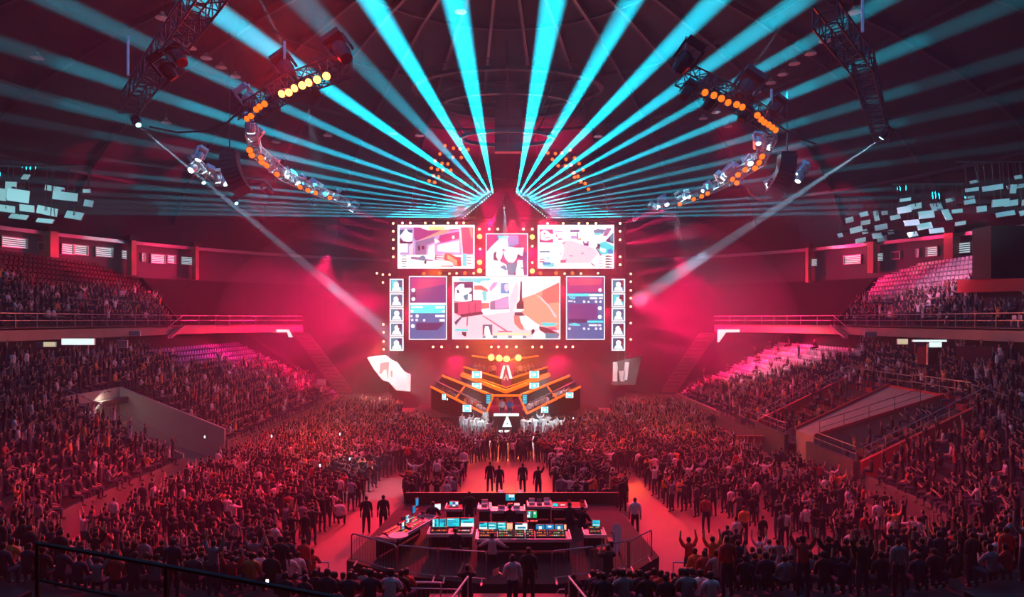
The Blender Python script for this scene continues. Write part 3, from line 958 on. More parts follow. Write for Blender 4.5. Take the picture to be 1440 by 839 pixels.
tr = [
    ('q', z((450, 350), (560, 320), (950, 440), (1040, 540), (900, 700), (420, 700), (480, 480))), ('o', z((60, 120), (1300, 120), (1290, 160), (60, 160))),
    ('s', z((700, 300), (760, 280), (760, 320), (700, 320))),
    ('V', z((80, 145), (300, 145), (300, 360), (80, 355))), ('o', z((90, 190), (150, 150), (210, 170), (250, 210), (330, 240), (330, 290), (250, 310), (180, 330), (100, 310))),
    ('D', z((145, 200), (175, 200), (170, 230), (145, 225))), ('g', z((170, 270), (260, 285))),
    ('g', z((340, 180), (370, 260), (380, 280), (350, 270))), ('g', z((380, 290), (450, 315))), ('l', z((330, 170), (460, 190))), ('g', z((580, 150), (730, 190))),
    ('g', z((690, 200), (710, 310))), ('l', z((590, 250), (690, 300))), ('g', z((430, 370), (520, 345), (470, 385))),
    ('t', z((960, 160), (1020, 140), (1170, 150), (1110, 220), (980, 220))), ('c', z((970, 200), (1100, 200), (1060, 240), (990, 240))),
    ('g', z((1180, 120), (1260, 130), (1180, 260), (1110, 250))), ('n', z((1160, 330), (1280, 200), (1290, 380), (1160, 340))), ('t', z((1230, 250), (1290, 200), (1290, 340), (1240, 350))),
    ('c', z((1030, 380), (1150, 340), (1290, 420), (1290, 480), (1180, 550), (1100, 560), (1000, 470))), ('o', z((1070, 440), (1170, 470), (1150, 530), (1070, 500))),
    ('d', z((1020, 370), (1080, 400), (1050, 470), (1000, 440), (1030, 420))), ('b', z((1190, 480), (1240, 460), (1290, 500), (1280, 545), (1200, 545))), ('d', z((1000, 440), (1090, 560), (1080, 575), (990, 455))),
    ('v', z((785, 340), (885, 340), (880, 420), (800, 405))), ('o', z((810, 310), (860, 310), (860, 370), (810, 370))),
    ('t', z((80, 500), (250, 522))), ('c', z((130, 700), (320, 690), (320, 760), (140, 755))), ('c', z((180, 600), (250, 625))), ('b', z((130, 680), (260, 720))),
    ('m', z((80, 625), (160, 640))), ('m', z((80, 665), (160, 685))), ('p', z((420, 650), (520, 640), (500, 690), (420, 690))),
    ('m', z((910, 680), (990, 740), (980, 750), (930, 720))),
    ('g', z((400, 540), (440, 555))), ('g', z((760, 530), (800, 548))), ('g', z((570, 570), (620, 585)))]
for yy in (575, 620, 662, 705, 750):
    tr += [('D', z((1155, yy), (1225, yy+20))), ('m', z((1225, yy+6), (1265, yy+20))), ('l', z((1040, yy-8), (1110, yy+6)))]
screen('game_screen', 'upper LED screen with a pale pink street game view, white-seat side', 756, 863.5, 316, 377.5, tr)
z = zm(7.49, 676, 280)
cen = [('V', z((65, 375), (180, 375), (140, 500), (65, 580))), ('m', z((120, 500), (240, 520), (230, 660), (120, 660))),
       ('b', z((170, 380), (400, 380), (400, 470), (310, 510), (240, 480), (190, 440))), ('p', z((390, 375), (495, 375), (495, 560), (430, 520))), ('v', z((400, 560), (495, 560), (495, 800), (450, 800))),
       ('C', z((180, 385), (300, 385), (270, 430), (200, 430))),
       ('w', z((60, 560), (110, 500), (160, 450), (210, 410), (280, 420), (290, 490), (270, 520), (240, 540), (220, 620), (200, 650), (270, 690), (290, 800), (60, 800))),
       ('w', z((240, 560), (290, 500), (380, 510), (455, 510), (440, 600), (390, 580), (370, 640), (340, 670), (290, 660), (255, 620))),
       ('w', z((370, 700), (390, 640), (440, 640), (455, 800), (370, 800))),
       ('n', z((135, 570), (165, 540), (160, 600), (190, 650), (135, 640))), ('n', z((385, 570), (435, 600), (410, 620), (390, 610))),
       ('t', z((280, 675), (390, 670), (365, 770), (290, 760))), ('t', z((200, 715), (250, 690), (280, 740), (260, 750))), ('t', z((300, 755), (350, 805))), ('n', z((420, 720), (455, 732))), ('t', z((225, 520), (250, 545)))]
screen('map_screen', 'small square LED screen with white map shapes on blue and magenta', 683, 742.5, 328, 388, cen, bg='m')
z = zm(7.49, 540, 384)
st = [('V', z((285, 55), (645, 55), (645, 180), (285, 240))), ('v', z((285, 180), (645, 120), (645, 320), (285, 320))), ('n', z((285, 240), (340, 150), (340, 310), (285, 310))),
      ('o', z((270, 312), (655, 334))), ('C', z((280, 338), (645, 420))), ('B', z((280, 420), (645, 690))), ('n', z((340, 520), (640, 520), (560, 600), (340, 600)))]
for x, y, a, b in ((290, 350, 410, 366), (540, 348, 640, 370), (280, 392, 310, 410), (610, 390, 640, 410), (540, 438, 640, 462), (585, 482, 640, 508), (280, 440, 300, 462)):
    st.append(('o', z((x, y), (a, b))))
for x, y, r in ((310, 178, 22), (310, 272, 22), (305, 556, 22), (350, 450, 18), (298, 492, 14), (345, 492, 14), (424, 494, 14)):
    st.append(('o', z((x, y, r))))
screen('score_screen', 'tall LED score screen with cyan band over blue, purple-seat side', 575, 628.5, 388, 477.5, st, bg='v')
z = zm(7.49, 788, 384)
st = [('V', z((75, 55), (450, 55), (450, 190), (75, 210))), ('p', z((75, 55), (450, 55), (420, 120), (100, 130))), ('B', z((75, 212), (450, 690))), ('v', z((85, 320), (390, 320), (390, 480), (280, 500), (85, 510))), ('n', z((85, 480), (280, 480), (280, 520), (85, 520))),
      ('C', z((75, 215), (450, 242))), ('o', z((300, 222), (450, 240))), ('c', z((90, 245), (160, 250), (150, 275), (100, 265))),
      ('C', z((285, 500), (450, 520))), ('c', z((90, 535), (150, 522), (210, 540), (205, 555), (90, 550)))]
for x, y, a, b in ((310, 252, 390, 272), (405, 252, 445, 270), (80, 288, 130, 300), (300, 538, 390, 556), (400, 538, 430, 556)):
    st.append(('o', z((x, y), (a, b))))
for x, y, r in ((417, 178, 20), (415, 368, 22), (415, 460, 22), (250, 300, 14), (297, 302, 12), (376, 300, 14), (422, 300, 14), (95, 584, 14), (250, 584, 14), (297, 586, 12), (376, 584, 14), (422, 584, 14), (148, 300, 10)):
    st.append(('o', z((x, y, r))))
screen('score_screen', 'tall LED score screen with magenta top and blue rows, white-seat side', 796, 850.5, 388, 477.5, st, bg='v')
# ten small portrait screens: a head and shoulders in front of a dark ground
pr = random.Random(11)
for s, xa, xb in ((-1, 548, 567.5), (1, 860, 879)):
    for k in range(5):
        y0 = 391.8+k*20.4
        q = []
        j = lambda v: v+pr.uniform(-.7, .7)
        cx = (xa+xb)/2
        q.append((pr.choice('ttTc'), [(xa+2.6, y0+2.6), (xb-2.6, y0+16.8)]))
        q.append((pr.choice('dnT'), [(j(cx+1), y0+2.6), (xb-2.6, y0+2.6), (xb-2.6, j(y0+12)), (j(cx+3), j(y0+10))]))
        q.append(('o', [(xa+3, y0+16.8), (j(xa+5.5), j(y0+12)), (j(cx-2), y0+11), (j(cx+2.5), y0+11), (j(xb-5), j(y0+12.5)), (xb-3, y0+16.8)]))
        q.append(('w', [(j(cx), j(y0+8.2), 3.9)]))
        if k % 2:
            q.append(('d', [(j(cx+1), j(y0+4.5)), (j(cx+4), j(y0+5)), (j(cx+4), j(y0+9)), (j(cx+2.6), j(y0+8))]))
        screen('portrait_screen', 'small square portrait screen, %s from the top of the column, %s' % (nth(k+1), SIDE[s]), xa, xb, y0, y0+19.4, q, bw=1.8, bg='T', group='portrait screens of the players')

# truss frame that carries the screens
def lattice(pts, size, name='lattice'):
    """box truss along pts: returns (chord mesh builders, bracing builder)"""
    ch, br = [MB() for _ in range(4)], MB()
    for a, b in zip(pts, pts[1:]):
        a, b = Vector(a), Vector(b)
        d = (b-a)
        x = d.normalized()
        y = Vector((0, 0, 1)).cross(x)
        if y.length < 1e-3:
            y = Vector((1, 0, 0))
        y.normalize()
        zz = x.cross(y)
        h = size/2
        cs = [y*i*h+zz*j*h for i, j in ((-1, -1), (1, -1), (1, 1), (-1, 1))]
        for c_, m_ in zip(cs, ch):
            m_.bar(a+c_, b+c_, size*.055, 5)
        n = max(1, round(d.length/size))
        for k in range(n):
            p, q = a+d*k/n, a+d*(k+1)/n
            for i in range(4):
                u, v = cs[i], cs[(i+1) % 4]
                if k % 2:
                    u, v = v, u
                br.bar(p+u, q+v, size*.032, 4)
                br.bar(p+u, p+v, size*.032, 4)
    return ch, br


def truss(name, pts, size, label, m='steel', cat='truss', hang=None, group=None):
    o = Vector(pts[0])
    t = thing(name, label, cat, o, group=group)
    ch, br = lattice([Vector(p)-o for p in pts], size)
    for c_ in ch:
        c_.build('chord', m, t)
    br.build('bracing', m, t)['kind'] = 'stuff'
    return t


for xs, lab in ((554, 'beside the portrait screens, purple-seat side'), (873, 'beside the portrait screens, white-seat side')):
    truss('truss_tower', [P(xs, 312, 74.9), P(xs, 600, 74.9)], .7, 'dark upright truss tower '+lab, 'blacksteel')
for (a, b), lab in ((((545, 384, 74.9), (885, 384, 74.9)), 'between the upper and lower screens'), (((600, 487, 74.6), (815, 487, 74.6)), 'under the lower screens'),
                    (((555, 313, 74.9), (665, 313, 74.9)), 'on top of the upper screen, purple-seat side'), (((760, 313, 74.9), (870, 313, 74.9)), 'on top of the upper screen, white-seat side')):
    truss('screen_truss', [P(*a), P(*b)], .5, 'dark horizontal truss '+lab, 'blacksteel')
for s, lab in ((-1, SIDE[-1]), (1, SIDE[1])):
    truss('peak_truss', [P(710+s*14, 267, 76.1), P(710+s*66, 309, 75.2)], .5, 'sloping roof truss that carries the beam lamps, '+lab, 'blacksteel')
struct('wall_stage', MB().slab([P(548, 312, 78), P(690, 312, 78), P(712, 268, 78), P(734, 312, 78), P(880, 312, 78), P(880, 575, 78), P(548, 575, 78)], (0, .3, 0)), 'black', label='black drape wall behind the screens, peaked at the middle', cat='wall')

# beam lamps on the two arms
def head_model(name, label, cat, m='blacksteel', lens='lamp_cyan', s=1., group=None):
    """moving head: base, yoke, drum and lens; the lens looks along -Z before it is turned"""
    t = thing(name, label, cat, group=group)
    MB().box((0, 0, .34*s), (.36*s, .30*s, .12*s)).build('base', m, t)
    MB().box((-.19*s, 0, .12*s), (.05*s, .12*s, .36*s)).box((.19*s, 0, .12*s), (.05*s, .12*s, .36*s)).box((0, 0, .28*s), (.42*s, .12*s, .05*s)).build('yoke', m, t)
    MB().lathe([(.08*s, .16*s), (.14*s, .12*s), (.15*s, -.05*s), (.12*s, -.2*s)], 10).build('lamp_head', m, t)
    MB().lathe([(.12*s, -.2*s), (.115*s, -.225*s)], 10).build('lens', lens, t)
    return t


proto = None
for s, i, a, b in BEAM_HEADS:
    q = (b-a).to_track_quat('-Z', 'Y').to_euler()
    lab = 'cyan beam lamp, %s from the peak on the roof arm, %s' % (nth(i+1), SIDE[s])
    if proto is None:
        proto = head_model('fan_lamp', lab, 'lamp', group='beam lamps on the two roof arms', s=.42)
        proto.location, proto.rotation_euler = a+(a-b).normalized()*.11, q
    else:
        dup(proto, a+(a-b).normalized()*.11, q, lab)

# small red and orange lamps round the screens
def par_model(name, label, lens, r=.16, group=None):
    t = thing(name, label, 'lamp', group=group)
    MB().lathe([(r*.6, r*2.2), (r*1.05, r*1.2), (r*1.1, 0)], 10).build('can', 'blacksteel', t)
    MB().lathe([(r, .0), (r*.8, -r*.35), (r*.3, -r*.5)], 10).build('lens', lens, t)
    MB().tube([(-r*1.15, 0, r*.8), (-r*1.15, 0, r*2.6), (r*1.15, 0, r*2.6), (r*1.15, 0, r*.8)], r*.08, 4).build('yoke', 'blacksteel', t)
    return t


LAMPS = [
    ('column of lamps beside the grey corridor screen', 'lamp_red', .13, [(553, y) for y in (314, 325, 337, 349, 361)]),
    ('column of lamps beside the pale street screen', 'lamp_red', .13, [(872, y) for y in (314, 325, 337, 361, 372)]),
    ('row of lamps over the grey corridor screen', 'lamp_red', .13, [(x, 313.5) for x in (566, 577, 598, 610, 630, 642, 652)]),
    ('row of lamps over the pale street screen', 'lamp_red', .13, [(x, 314) for x in (770, 792, 814, 826, 838)]),
    ('row of lamps over the map screen', 'lamp_red', .14, [(674, 322), (688, 322), (700, 322), (736, 322), (748.5, 322)]),
    ('small column lamps beside the map screen', 'lamp_red', .13, [(675, 350), (748.5, 346), (748.5, 369)]),
    ('big golden lamps beside the map screen', 'lamp_gold', .27, [(674.5, 332.5), (674.5, 368.5), (674.5, 380.5), (748.5, 333), (748.5, 381)]),
    ('row of lamps between upper and lower screens', 'lamp_orange', .19, [(596, 384.5), (618, 384), (654, 384), (760, 384), (782, 384), (805, 384)]),
    ('row of lamps between upper and lower screens', 'lamp_red', .12, [(632, 384.5), (642, 384), (666, 384), (794, 384.5), (817, 384.5), (841, 384)]),
    ('column of lamps outside the portraits on the purple-seat side', 'lamp_red', .12, [(530, 384), (538.5, 386), (548, 386), (538.5, 397), (539, 456), (539.5, 467), (539.5, 480), (539.5, 491)]),
    ('column of lamps outside the portraits on the white-seat side', 'lamp_red', .12, [(887, y) for y in (385, 396, 408, 419, 431, 454, 477)]),
    ('row of lamps under the lower screens', 'lamp_red', .13, [(x, 487.5) for x in (609, 621, 643, 657, 691, 701, 712.5, 726, 749, 761.5, 783.5, 795.5, 805.5)]),
    ('burning golden lamps over the top tier of the stage', 'lamp_gold', .33, [(690.7, 502.5), (702, 503.5), (712.4, 504.5), (729, 503)]),
]
for phrase, lens, r, pts in LAMPS:
    first = None
    for k, (x, y) in enumerate(pts):
        Y = 69.3 if 'top tier' in phrase else 73.5
        loc = P(x, y, Y)
        rot = (R(90)-math.atan2(loc.z-10, Y)*.0+R(-15)*0, 0, 0)
        lab = ('golden' if lens == 'lamp_gold' else 'orange' if lens == 'lamp_orange' else 'small red')+' lamp, '+nth(k+1)+' in the '+phrase
        if first is None:
            first = par_model('stage_lamp', lab, lens, r, group=phrase)
            first.location, first.rotation_euler = loc, (R(-78), 0, 0)
        else:
            dup(first, loc, (R(-78), 0, 0), lab)

# two clusters of orange lamps hung in front of the roof arms
cl1 = zm(8.389, 590, 180)
CL = cl1((302, 207), (401, 238), (476, 247), (572, 252), (241, 306), (395, 344), (493, 347), (184, 387), (266, 417), (335, 424), (140, 472), (213, 488), (275, 497), (369, 496), (168, 563), (224, 575), (112, 625), (178, 640))
cl2 = [(770.5, 215), (781, 216), (790, 215), (802, 211), (777, 224), (796, 224), (808, 222), (785, 233), (795, 233), (803, 232), (814.5, 230), (806.5, 243), (820, 239), (813, 248), (808, 249), (817, 255.5), (823, 258), (827.5, 266)]
for s, pts in ((-1, CL), (1, cl2)):
    first = None
    for k, (x, y) in enumerate(pts):
        loc = P(x, y, 69)
        lab = 'orange lamp number %s from the top of the hanging cluster, %s' % (k+1, SIDE[s])
        lab = 'glowing orange lamp, %s from the top of the hanging cluster, %s' % (nth(k+1), SIDE[s])
        if first is None:
            first = par_model('cluster_lamp', lab, 'lamp_orange' if k else 'lamp_orange', .17, group='hanging cluster of orange lamps, '+SIDE[s])
            first.location, first.rotation_euler = loc, (R(-75), 0, 0)
        else:
            dup(first, loc, (R(-75), 0, 0), lab)
    for (a, b) in (((600, 236), (655, 208)), ((606, 262), (640, 232))) if s < 0 else (((770, 212), (815, 226)), ((780, 230), (828, 262))):
        truss('cluster_truss', [P(a[0], a[1]-2, 69.4), P(b[0], b[1]-2, 69.4)], .4, 'thin dark truss through the lamp cluster, %s one, %s' % ('upper' if a[1] in (236, 212) else 'lower', SIDE[s]), 'blacksteel')
    spot(P(pts[6][0], pts[6][1], 68), P(pts[6][0], pts[6][1]+150, 66), 9e3, 120, ORANGE, 1, .2)

# small white spot over the map screen
h = head_model('spot_lamp', 'single white spot lamp hanging over the map screen', 'lamp', lens='lamp_white', s=.8)
h.location = P(709, 290, 73)
MB().bar(P(711, 272, 75), P(709, 289, 73), .03).build('cable', 'blacksteel', label='thin cable of the single spot over the map screen', cat='cable')


# ------------------------------------------------------------------ the stage
def zs(u, v):
    return 590+u/5.76, 480+v/5.757


def led(t, a, b, w=.22, name='led_strip', m='led_orange'):
    w *= .72
    o = Vector(t.location)
    return MB().beam(Vector(a)-o, Vector(b)-o, w, w).build(name, m, t)


def tier(name, label, pts, Ys, w=.2, drop=1.3, back=2.2):
    """a stage tier: dark deck behind and below a glowing orange edge"""
    p = [P(*zs(u, v), Y) for (u, v), Y in zip(pts, Ys)]
    t = thing(name, label, 'stage', p[len(p)//2])
    o = Vector(t.location)
    for a, b in zip(p, p[1:]):
        led(t, a, b, w)
        MB().slab([a-o+Vector((0, .12, 0)), b-o+Vector((0, .12, 0)), b-o+Vector((0, .12, -drop)), a-o+Vector((0, .12, -drop))], (0, .15, 0)).build('front_panel', 'black', t)
        MB().slab([a-o+Vector((0, .2, -.05)), b-o+Vector((0, .2, -.05)), b-o+Vector((0, .2+back, -.05)), a-o+Vector((0, .2+back, -.05))], (0, 0, -.12)).build('deck', 'darkwall', t)
    return t


tier('stage_tier', 'topmost stage tier with an orange light edge under the golden lamps', [(427, 115), (705, 152), (962, 115)], (72, 69.8, 72), .2, .25, 1.0)
tier('stage_tier', 'second stage tier of the purple-seat half with an orange edge', [(357, 205), (665, 298)], (70.5, 67.5), .18, 1.2)
tier('stage_tier', 'second stage tier of the white-seat half with an orange edge', [(745, 298), (1037, 205)], (67.5, 70.5), .18, 1.2)
tier('stage_tier', 'middle V-shaped stage tier with a thick orange edge', [(340, 268), (700, 405), (1052, 268)], (69, 65, 69), .42, 1.0, 1.5)
tier('stage_tier', 'upper second edge of the middle V-shaped tier', [(345, 250), (700, 372), (1046, 252)], (69.3, 65.3, 69.3), .1, .05, .1)
tier('booth_roof', 'wide orange roof edge over the player booths with a flat middle', [(185, 275), (590, 437), (815, 437), (1215, 275)], (68, 62.5, 62.5, 68), .24, .2, 1.2)
for s, lab in ((-1, SIDE[-1]), (1, SIDE[1])):
    fl = lambda u: u if s < 0 else 1400-u
    A, B = ((595, 440), (545, 570)) if s < 0 else ((808, 440), (870, 582))
    C_1, D_1 = ((520, 580), (92, 365)) if s < 0 else ((870, 582), (1303, 365))
    E_, F_ = ((365, 362), (292, 460)) if s < 0 else ((1035, 362), (1110, 460))
    pA, pB, pC, pD, pE, pF = P(*zs(*A), 62.3), P(*zs(*B), 61.2), P(*zs(*C_1), 61.2), P(*zs(*D_1), 67), P(*zs(*E_), 65.2), P(*zs(*F_), 64.3)
    t = thing('player_booth', 'two-bay player booth framed by orange light strips, '+lab, 'booth', pC)
    o = Vector(t.location)
    led(t, pA, pB, .2, 'side_strip')
    led(t, pC, pD, .22, 'bottom_strip')
    led(t, pE, pF, .16, 'divider_strip')
    MB().slab([pC-o+Vector((0, .15, -.05)), pD-o+Vector((0, .15, -.05)), pD-o+Vector((0, .15, -2.2)), pC-o+Vector((0, .15, -1.6))], (0, .2, 0)).build('front_panel', 'black', t)
    top = P(*zs(185 if s < 0 else 1215, 275), 68)
    MB().slab([pA-o+Vector((0, 1.9, 0)), top-o+Vector((0, 1.9, 0)), pD-o+Vector((0, 1.9, -.3)), pC-o+Vector((0, 1.9, -.3))], (0, .2, 0)).build('back_panel', 'darkwall', t)
    MB().slab([pC-o+Vector((0, .35, .05)), pD-o+Vector((0, .35, .05)), pD-o+Vector((0, 1.9, .05)), pC-o+Vector((0, 1.9, .05))], (0, 0, -.1)).build('floor_panel', 'darkwall', t)
    dk = [pC.lerp(pD, .06)-o+Vector((0, .25, .75)), pC.lerp(pD, .9)-o+Vector((0, .25, .75))]
    MB().beam(dk[0], dk[1], .3, .05).build('desk_top', 'black', t)
    for f in (.2, .72):
        q = pC.lerp(pD, f)
        spot(q+Vector((0, -1.0, 3.2)), q+Vector((0, 1.2, .6)), 420, 100, (1, .8, .85), .8, .1)  # unseen spots added to make the players show

# small stage displays
def show(x0, y0, x1, y1, Y, label, pat=0):
    xa, ya = zs(x0, y0)
    xb, yb = zs(x1, y1)
    cx, cy_ = (xa+xb)/2, (ya+yb)/2
    po = [('o', [(xa, ya), (xa+(xb-xa)*.18, yb)]), ('o', [(xb-(xb-xa)*.18, ya), (xb, yb)])]
    po.append(('o', [(cx, cy_, (yb-ya)*.28)]) if pat else ('o', [(xa+(xb-xa)*.3, ya+(yb-ya)*.3), (xb-(xb-xa)*.3, yb-(yb-ya)*.3)]))
    screen('stage_display', label, xa, xb, ya, yb, po, bw=.25, Y=Y, bg='c', th=.15)


show(425, 240, 505, 295, 67, 'small cyan display between second and third tiers, purple-seat side')
show(890, 238, 968, 295, 67, 'small cyan display between second and third tiers, white-seat side', 1)
show(425, 335, 503, 382, 64.9, 'small cyan display under the thick orange edge, purple-seat side')
show(890, 333, 968, 382, 64.9, 'small cyan display under the thick orange edge, white-seat side', 1)
show(350, 512, 420, 568, 61.5, 'cyan display at the foot of the inner booth, purple-seat side')
show(985, 528, 1042, 575, 61.5, 'cyan display at the foot of the inner booth, white-seat side', 1)
show(183, 425, 213, 470, 63.8, 'narrow display at the foot of the outer booth, purple-seat side')
show(1185, 412, 1245, 455, 63.8, 'white display at the foot of the outer booth, white-seat side')
for a, b, lab in ((540, 576, SIDE[-1]), (834, 870, SIDE[1])):
    xa, ya = zs(a, 428)
    xb, yb = zs(b, 502)
    po = [('c', [(xa+.5, ya+1.2+i*2.5), (xb-.5, ya+2.4+i*2.5)]) for i in range(5)]
    screen('ladder_display', 'teal striped column display at the inner booth edge, '+lab, xa, xb, ya, yb, po, bw=.3, brd='t', Y=61.8, bg='T', th=.12)

# the tall white A-shaped light sign in the middle of the stage
t = thing('letter_sign', 'tall sign of two white slanted light bars meeting like the letter A', 'sign', P(711.5, 530, 67))
o = Vector(t.location)
for (a, b, c2, d2) in (((676, 195), (694, 195), (672, 300), (648, 300)), ((704, 195), (722, 195), (752, 300), (728, 300))):
    MB().slab([P(*zs(*q), 67)-o for q in (a, b, c2, d2)], (0, .2, 0)).build('light_bar', 'tube', t)
MB().slab([P(*zs(*q), 67)-o for q in ((700, 262), (722, 312), (710, 312), (700, 285), (690, 312), (678, 312))], (0, .15, 0)).build('small_letter', 'tubewarm', t)

# presenter desk with the white triangle emblem
Yd = 60
t = thing('presenter_desk', 'black presenter desk with a glowing white triangle emblem on its front', 'desk', P(712, 609, Yd))
o = Vector(t.location)
a, b = P(*zs(600, 597), Yd)-o, P(*zs(805, 597), Yd)-o
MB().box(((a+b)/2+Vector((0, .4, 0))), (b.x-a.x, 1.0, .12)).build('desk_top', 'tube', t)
MB().box((0, .35, a.z/2-.05), ((b.x-a.x)*.96, .7, a.z-.08)).build('front_panel', 'black', t)
tri = [P(*zs(*q), Yd)-o+Vector((0, -.06, 0)) for q in ((703, 606), (717, 606), (748, 690), (670, 690))]
MB().slab(tri, (0, .05, 0)).build('triangle_emblem', 'tube', t)
MB().slab([P(*zs(*q), Yd)-o+Vector((0, -.09, 0)) for q in ((710, 650), (716, 668), (704, 668))], (0, .03, 0)).build('emblem_hole', 'black', t)
MB().slab([P(*zs(*q), Yd-1)-o for q in ((640, 728), (740, 728), (740, 742), (640, 742))], (0, .8, 0)).build('lit_step', 'tube', t)
for q, lab in (((620, 452, 658, 535), 'nearer the purple-seat side'), ((700, 452, 770, 535), 'nearer the white-seat side')):
    x0, y0 = zs(q[0], q[1])
    x1, y1 = zs(q[2], q[3])
    bo = MB().slab([P(x0-1, y0, 61.9), P(x1-3, y0, 61.9), P(x1, y1, 61.9), P(x0+2, y1, 61.9)], (0, .05, 0)).build('orange_banner', 's_orange', None, label='orange hanging banner behind the presenter desk, '+lab, cat='banner')
tag(MB().slab([P(731, 607, 55), P(733, 613, 55), P(722, 621, 54), P(720, 614, 54)], (0, .1, -.1)).build('ramp_board', 'white'), 'bright white slanted board in the crowd before the desk', 'board')

# two big angled side panels lit white at the ends of the stage
t = thing('side_panel', 'large irregular white side panel at the stage end, purple-seat side', 'panel', P(548, 525, 72))
o = Vector(t.location)
zz_ = zm(11.98, 500, 490)
MB().slab([P(x, y, 72)-o for x, y in zz_((190, 150), (330, 120), (500, 110), (600, 190), (700, 230), (820, 390), (925, 440), (920, 720), (680, 700), (560, 560), (450, 530), (310, 350), (235, 230))], (0, .25, 0)).build('panel_face', 'white', t)
MB().slab([P(x, y, 71.95)-o for x, y in zz_((415, 240), (570, 220), (560, 320), (540, 520), (520, 350), (470, 360), (440, 420), (400, 420))], (0, .04, 0)).build('grey_shape', 's_grey', t)
MB().slab([P(x, y, 71.93)-o for x, y in zz_((585, 380), (620, 360), (620, 480), (600, 480))], (0, .04, 0)).build('grey_shape', 's_grey', t)
t = thing('side_panel', 'angular white-barred side panel at the stage end, white-seat side', 'panel', P(875, 525, 72))
o = Vector(t.location)
MB().slab([P(x, y, 72)-o for x, y in ((862, 509), (903, 500), (893, 541), (860, 541))], (0, .25, 0)).build('panel_face', 'concrete', t)
for q in ((862, 509, 868, 509, 872, 536, 862, 536), (879, 509, 885, 509, 882, 534, 876, 534), (868, 521, 878, 521, 878, 536, 868, 536)):
    MB().slab([P(q[i], q[i+1], 71.9)-o for i in (0, 2, 4, 6)], (0, .06, 0)).build('white_bar', 'white', t)
spot(P(545, 470, 66), P(550, 527, 72), 5e3, 60, (1, .9, .9), .7, .2)
spot(P(545, 480, 68), P(525, 510, 72), 2e3, 60, ORANGE, .7, .2)
spot(P(872, 480, 66), P(872, 525, 72), 2.2e3, 45, (1, .9, .9), .7, .2)
tag(MB().box((-.5, 68, .5), (18.6, 9, 1.0)).build('stage_deck', 'black'), 'black raised stage deck under the player booths', 'stage')

# ------------------------------------------------------------------ rigging over the hall
ZT = 22.0


def at_z(px, py, z):
    return P(px, py, (z-10)*960/(450-py))


T_LEFT = [at_z(485, 92, ZT), at_z(415, 118, ZT), at_z(345, 160, ZT)]
T_LEFT2 = [at_z(353, 182, ZT), at_z(360, 212, ZT), at_z(400, 247, ZT), at_z(450, 270, ZT), at_z(494, 287, ZT)]
T_RIGHT = [at_z(960, 105, ZT), at_z(1022, 133, ZT), at_z(1092, 178, ZT)]
T_RIGHT2 = [at_z(1085, 190, ZT), at_z(1068, 226, ZT), at_z(1020, 256, ZT), at_z(965, 280, ZT), at_z(925, 292, ZT)]
truss('round_truss', T_LEFT, .85, 'near dark box truss hung over the crowd with burning red-orange lamps', 'blacksteel')
truss('round_truss', T_LEFT2, .7, 'long curved box truss running towards the stage, purple-seat side')
truss('round_truss', T_RIGHT, .85, 'near dark box truss with a row of orange lamps, white-seat side', 'blacksteel')
truss('round_truss', T_RIGHT2, .7, 'long curved box truss running towards the stage, white-seat side')
truss('outer_truss', [at_z(300, -20, ZT), at_z(235, 70, ZT), at_z(180, 150, ZT)], .9, 'unlit black outer truss hung in the dark roof, purple-seat side', 'blacksteel')
truss('outer_truss', [at_z(1160, 20, ZT), at_z(1213, 90, ZT), at_z(1240, 190, ZT+1)], .9, 'unlit black outer truss hung in the dark roof, white-seat side', 'blacksteel')


def can_row(pts, label, group, lens='lamp_orange', r=.17, zz=21.35, cyl=None):
    first = None
    for k, (x, y) in enumerate(pts):
        loc = at_z(x, y, zz)
        lab = 'orange lamp, %s %s' % (nth(k+1), label)
        if first is None:
            first = par_model('truss_lamp', lab, lens, r, group)
            first.location, first.rotation_euler = loc, (R(-62), 0, R(8))
        else:
            dup(first, loc, (R(-62), 0, R(8 if k % 2 else -12)), lab)


can_row([(459, 107), (446, 112), (434, 116), (425, 120), (414, 124), (406, 130), (396, 132)], 'in the glowing row on the near truss, purple-seat side', 'burning lamps on the near truss', 'lamp_gold', .19)
can_row([(372, 146), (365, 150), (360, 154), (353, 163), (347, 167)], 'of the dull group at the near truss corner, purple-seat side', 'orange lamps at the truss corner')
can_row([(991.5, 130), (1004, 134), (1014.5, 138.5), (1024, 144), (1036, 147), (1044, 150.5), (1065, 162), (1070.5, 168), (1075, 172), (1081, 175), (1086, 179), (1091, 183)],
        'of the row on the near truss, white-seat side', 'orange lamps on the near truss, white-seat side', r=.18)
can_row([(351, 211), (354, 218), (367, 222), (368, 228), (375, 232.5), (389.5, 245), (422, 263), (433, 267.5), (444, 271), (464, 278)], 'towards the stage under the long curved truss, purple-seat side', 'orange lamps under the curved truss, purple-seat side', r=.22)
can_row([(1071.7, 220), (1067.5, 228.6), (1061.7, 236.4), (1048, 238.5), (1038, 245.7), (1030, 252), (1036, 257), (995, 272), (986.7, 276), (975.5, 280), (956, 287)], 'towards the stage under the long curved truss, white-seat side', 'orange lamps under the curved truss, white-seat side', r=.22)
spot(at_z(430, 121, 21.2), at_z(430, 121, 21.2)+Vector((0, -1, .25)), 8e3, 110, (1, .02, .02), 1, .2)
spot(at_z(400, 128, 21.2), at_z(400, 128, 21.2)+Vector((0, -1, .25)), 7e3, 110, (1, .02, .02), 1, .2)
spot(at_z(458, 104, 21.2), at_z(458, 104, 21.2)+Vector((0, -1, .25)), 7e3, 110, (1, .02, .02), 1, .2)
spot(at_z(1030, 146, 21.2), at_z(1030, 146, 21.2)+Vector((0, -1, .25)), 1e3, 110, (1, .04, .02), 1, .2)
spot(at_z(1075, 172, 21.2), at_z(1075, 172, 21.2)+Vector((0, -1, .25)), 1e3, 110, (1, .04, .02), 1, .2)

